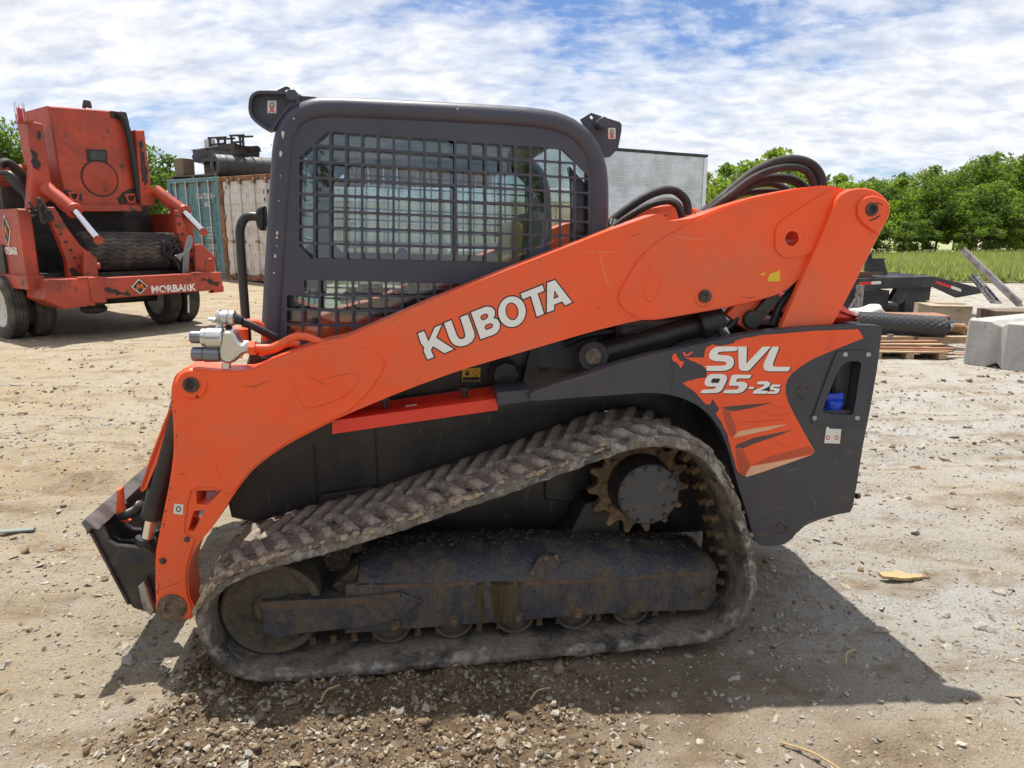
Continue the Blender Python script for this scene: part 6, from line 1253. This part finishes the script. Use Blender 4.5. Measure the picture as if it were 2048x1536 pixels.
def leaves(centres, rad, per, size, seed):
    rg = np.random.default_rng(seed); n = len(centres) * per; c = np.repeat(centres, per, 0); r_ = np.repeat(rad, per)
    d = rg.normal(size=(n, 3)); d /= np.linalg.norm(d, axis=1)[:, None]; p = c + d * (r_ * rg.random(n) ** .45)[:, None] * np.array([1, 1, .75])
    a = rg.normal(size=(n, 3)) + np.array([0, 0, .0]); a /= np.linalg.norm(a, axis=1)[:, None]; b = np.cross(a, rg.normal(size=(n, 3))); b /= np.linalg.norm(b, axis=1)[:, None]
    s_ = size * rg.uniform(.6, 1.4, n)[:, None]; q = np.stack([p - a * s_, p + b * s_ * .55, p + a * s_, p - b * s_ * .55], 1)
    tone = np.clip(np.repeat(rg.random(len(centres)), per) * .5 + rg.random(n) * .5, 0, 1)
    return q.reshape(-1, 3), np.arange(n * 4).reshape(-1, 4), np.repeat(tone, 4)
def tree_variant(seed, Hh, Wd, base, per, ncl, size, mat_):
    rg = np.random.default_rng(seed); cs = []; rs = []
    while len(cs) < ncl:
        p = rg.uniform(-1, 1, 3)
        if np.linalg.norm(p) > 1 or np.linalg.norm(p) < .35: continue
        zf = (p[2] + 1) / 2; w = Wd * (1.0 - .35 * zf ** 2) * rg.uniform(.85, 1.12); cs.append((p[0] * w, p[1] * w, base + zf * (Hh - base) * rg.uniform(.93, 1.03))); rs.append(rg.uniform(.10, .22) * Hh * .75)
    cs = np.array(cs); rs = np.array(rs); v, f, t_ = leaves(cs, rs, per, size, seed + 1); crown = fast_mesh('crown', v, f, mat_, False, t_)
    tk = MB(); tk.tube([(0, 0, -.2), (.05, .03, Hh * .3), (-.04, .06, Hh * .6), (.02, 0, Hh * .85)], .028 * Hh * .5, 8, 4)
    for k in range(9):
        c_ = cs[rg.integers(len(cs))]; z0 = min(c_[2] * .7, Hh * .5); tk.tube([(0, 0, z0 * .8), (c_[0] * .5, c_[1] * .5, (z0 + c_[2]) / 2), tuple(c_)], .03, 5, 3)
    return crown, tk.mesh('trunk', BARK)
TV = [tree_variant(101, 7.0, 2.5, 1.6, 170, 36, .13, LEAF), tree_variant(102, 8.0, 2.9, 1.2, 170, 46, .14, LEAF), tree_variant(103, 5.5, 2.1, .3, 190, 36, .11, LEAF2), tree_variant(104, 9.0, 3.1, 1.8, 180, 44, .15, LEAF), tree_variant(105, 3.2, 1.7, .0, 170, 26, .085, LEAF)]
def tree(x, y, k, s_, label, grp, sz=1.0):
    r_ = bpy.data.objects.new('tree', None); COL.objects.link(r_); r_.location = (x, y, hz(x, y)); r_.rotation_euler = (0, 0, random.uniform(0, 6.28)); r_.scale = (s_, s_, s_ * sz); tag(r_, label, 'tree', grp)
    link('crown', TV[k][0], r_); link('trunk', TV[k][1], r_)
G1 = 'trees along the field edge'
for (u, D, k, s_) in ((1690, 44, 2, .84), (1740, 47, 0, .66), (1805, 45, 2, .93), (1855, 43, 0, .66), (1905, 45, 2, .84), (1960, 42, 0, .60), (2015, 44, 2, .78), (2070, 42, 0, .62), (2120, 44, 2, .85), (1775, 58, 3, .66), (1890, 60, 3, .74), (1955, 58, 3, .83), (2035, 60, 3, .80), (2100, 58, 3, .8), (2180, 46, 3, .7), (2250, 50, 3, .7), (1715, 50, 3, .55), (1830, 52, 3, .66), (1925, 51, 3, .72), (2000, 52, 3, .74), (2070, 52, 3, .72)):
    lab = {2: 'light green bushy tree in front of the dark trees along the field edge', 0: 'mid green tree along the field edge behind the deck trailer', 3: 'tall dark green tree rising behind the field edge trees'}[k]
    tree((u - CX) / F * D, D, k, s_, lab, G1 + ('' if k == 0 else ' light' if k == 2 else ' tall'))
for u in range(1665, 2240, 62): tree((u - CX) / F * 41 + random.uniform(-.5, .5), 41 + random.uniform(-1, 1), 4, random.uniform(.7, 1.0), 'low leafy bush at the foot of the field edge trees', 'bushes at the field edge')
for (u, D, k, s_) in ((1415, 34, 2, .80), (1450, 36, 2, .92), (1492, 33, 2, .98), (1525, 37, 2, .95), (1570, 38, 2, 1.0), (1610, 39, 2, .92), (1650, 41, 2, .9)): tree((u - CX) / F * D, D, k, s_, 'light green young tree rising between the pale trailer and the hoses', 'young trees behind the boom hoses')
for (u, D, k, s_) in ((326, 44, 0, .92), (300, 46, 2, .9), (48, 42, 1, .93)): tree((u - CX) / F * D, D, k, s_, 'distant tree seen past the raised hood of the wood grinder', 'trees behind the wood grinder')
for (x, y, k, s_) in ((-3.6, -12, 1, 1.0), (-9, -11, 3, 1.0), (10, -10, 1, 1.0)): tree(x, y, k, s_, 'tree behind the photographer mirrored in the cab window', 'trees mirrored in the cab glass')
tree(5.0, -12, 2, .42, 'slim tree behind the photographer mirrored in the cab window', 'trees mirrored in the cab glass', 2.6)
# meadow
FIELD = mat('meadow_soil', (.24, .26, .115), .95, col2=(.33, .33, .17), sc2=1.5, bump=.05, bsc=3)
fxs = np.linspace(7.5, 330, 60); fys = 19.5 + 390 * np.linspace(0, 1, 60) ** 2; FX, FY = np.meshgrid(fxs, fys); FX = FX + (FY - 19.5) * -.02
FZ = height(FX, FY) + .02 + .03 * sstep(19, 22, FY); fi = np.arange(3600).reshape(60, 60)
fo_ = link('meadow', fast_mesh('meadow', np.stack([FX, FY, FZ], -1).reshape(-1, 3), np.stack([fi[:-1, :-1], fi[:-1, 1:], fi[1:, 1:], fi[1:, :-1]], -1).reshape(-1, 4), FIELD)); tag(fo_, kind='structure')
GRASS = leafmat('grass_blade', (.21, .24, .10), (.42, .42, .24))
rg = np.random.default_rng(31); n = 42000; gy_ = 19.6 + 23 * rg.random(n) ** 1.3; gx_ = gy_ * (.42 + .5 * rg.random(n)); gz_ = height(gx_, gy_) + .03
hh_ = rg.uniform(.14, .42, n) * (.6 + .8 * fbm(gx_ * .5, gy_ * .5, 3)); an = rg.uniform(0, 6.28, n); ww = rg.uniform(.012, .03, n); ln = rg.normal(0, .13, (n, 2))
gv = np.stack([np.stack([gx_ - np.cos(an) * ww, gy_ - np.sin(an) * ww, gz_], -1), np.stack([gx_ + np.cos(an) * ww, gy_ + np.sin(an) * ww, gz_], -1), np.stack([gx_ + ln[:, 0], gy_ + ln[:, 1], gz_ + hh_], -1)], 1)
gr = link('meadow_grass', fast_mesh('meadow_grass', gv.reshape(-1, 3), np.arange(n * 3).reshape(-1, 3), GRASS, False, np.repeat(rg.random(n), 3))); tag(gr, 'tall pale green grass of the meadow beyond the yard', 'grass', kind='stuff')
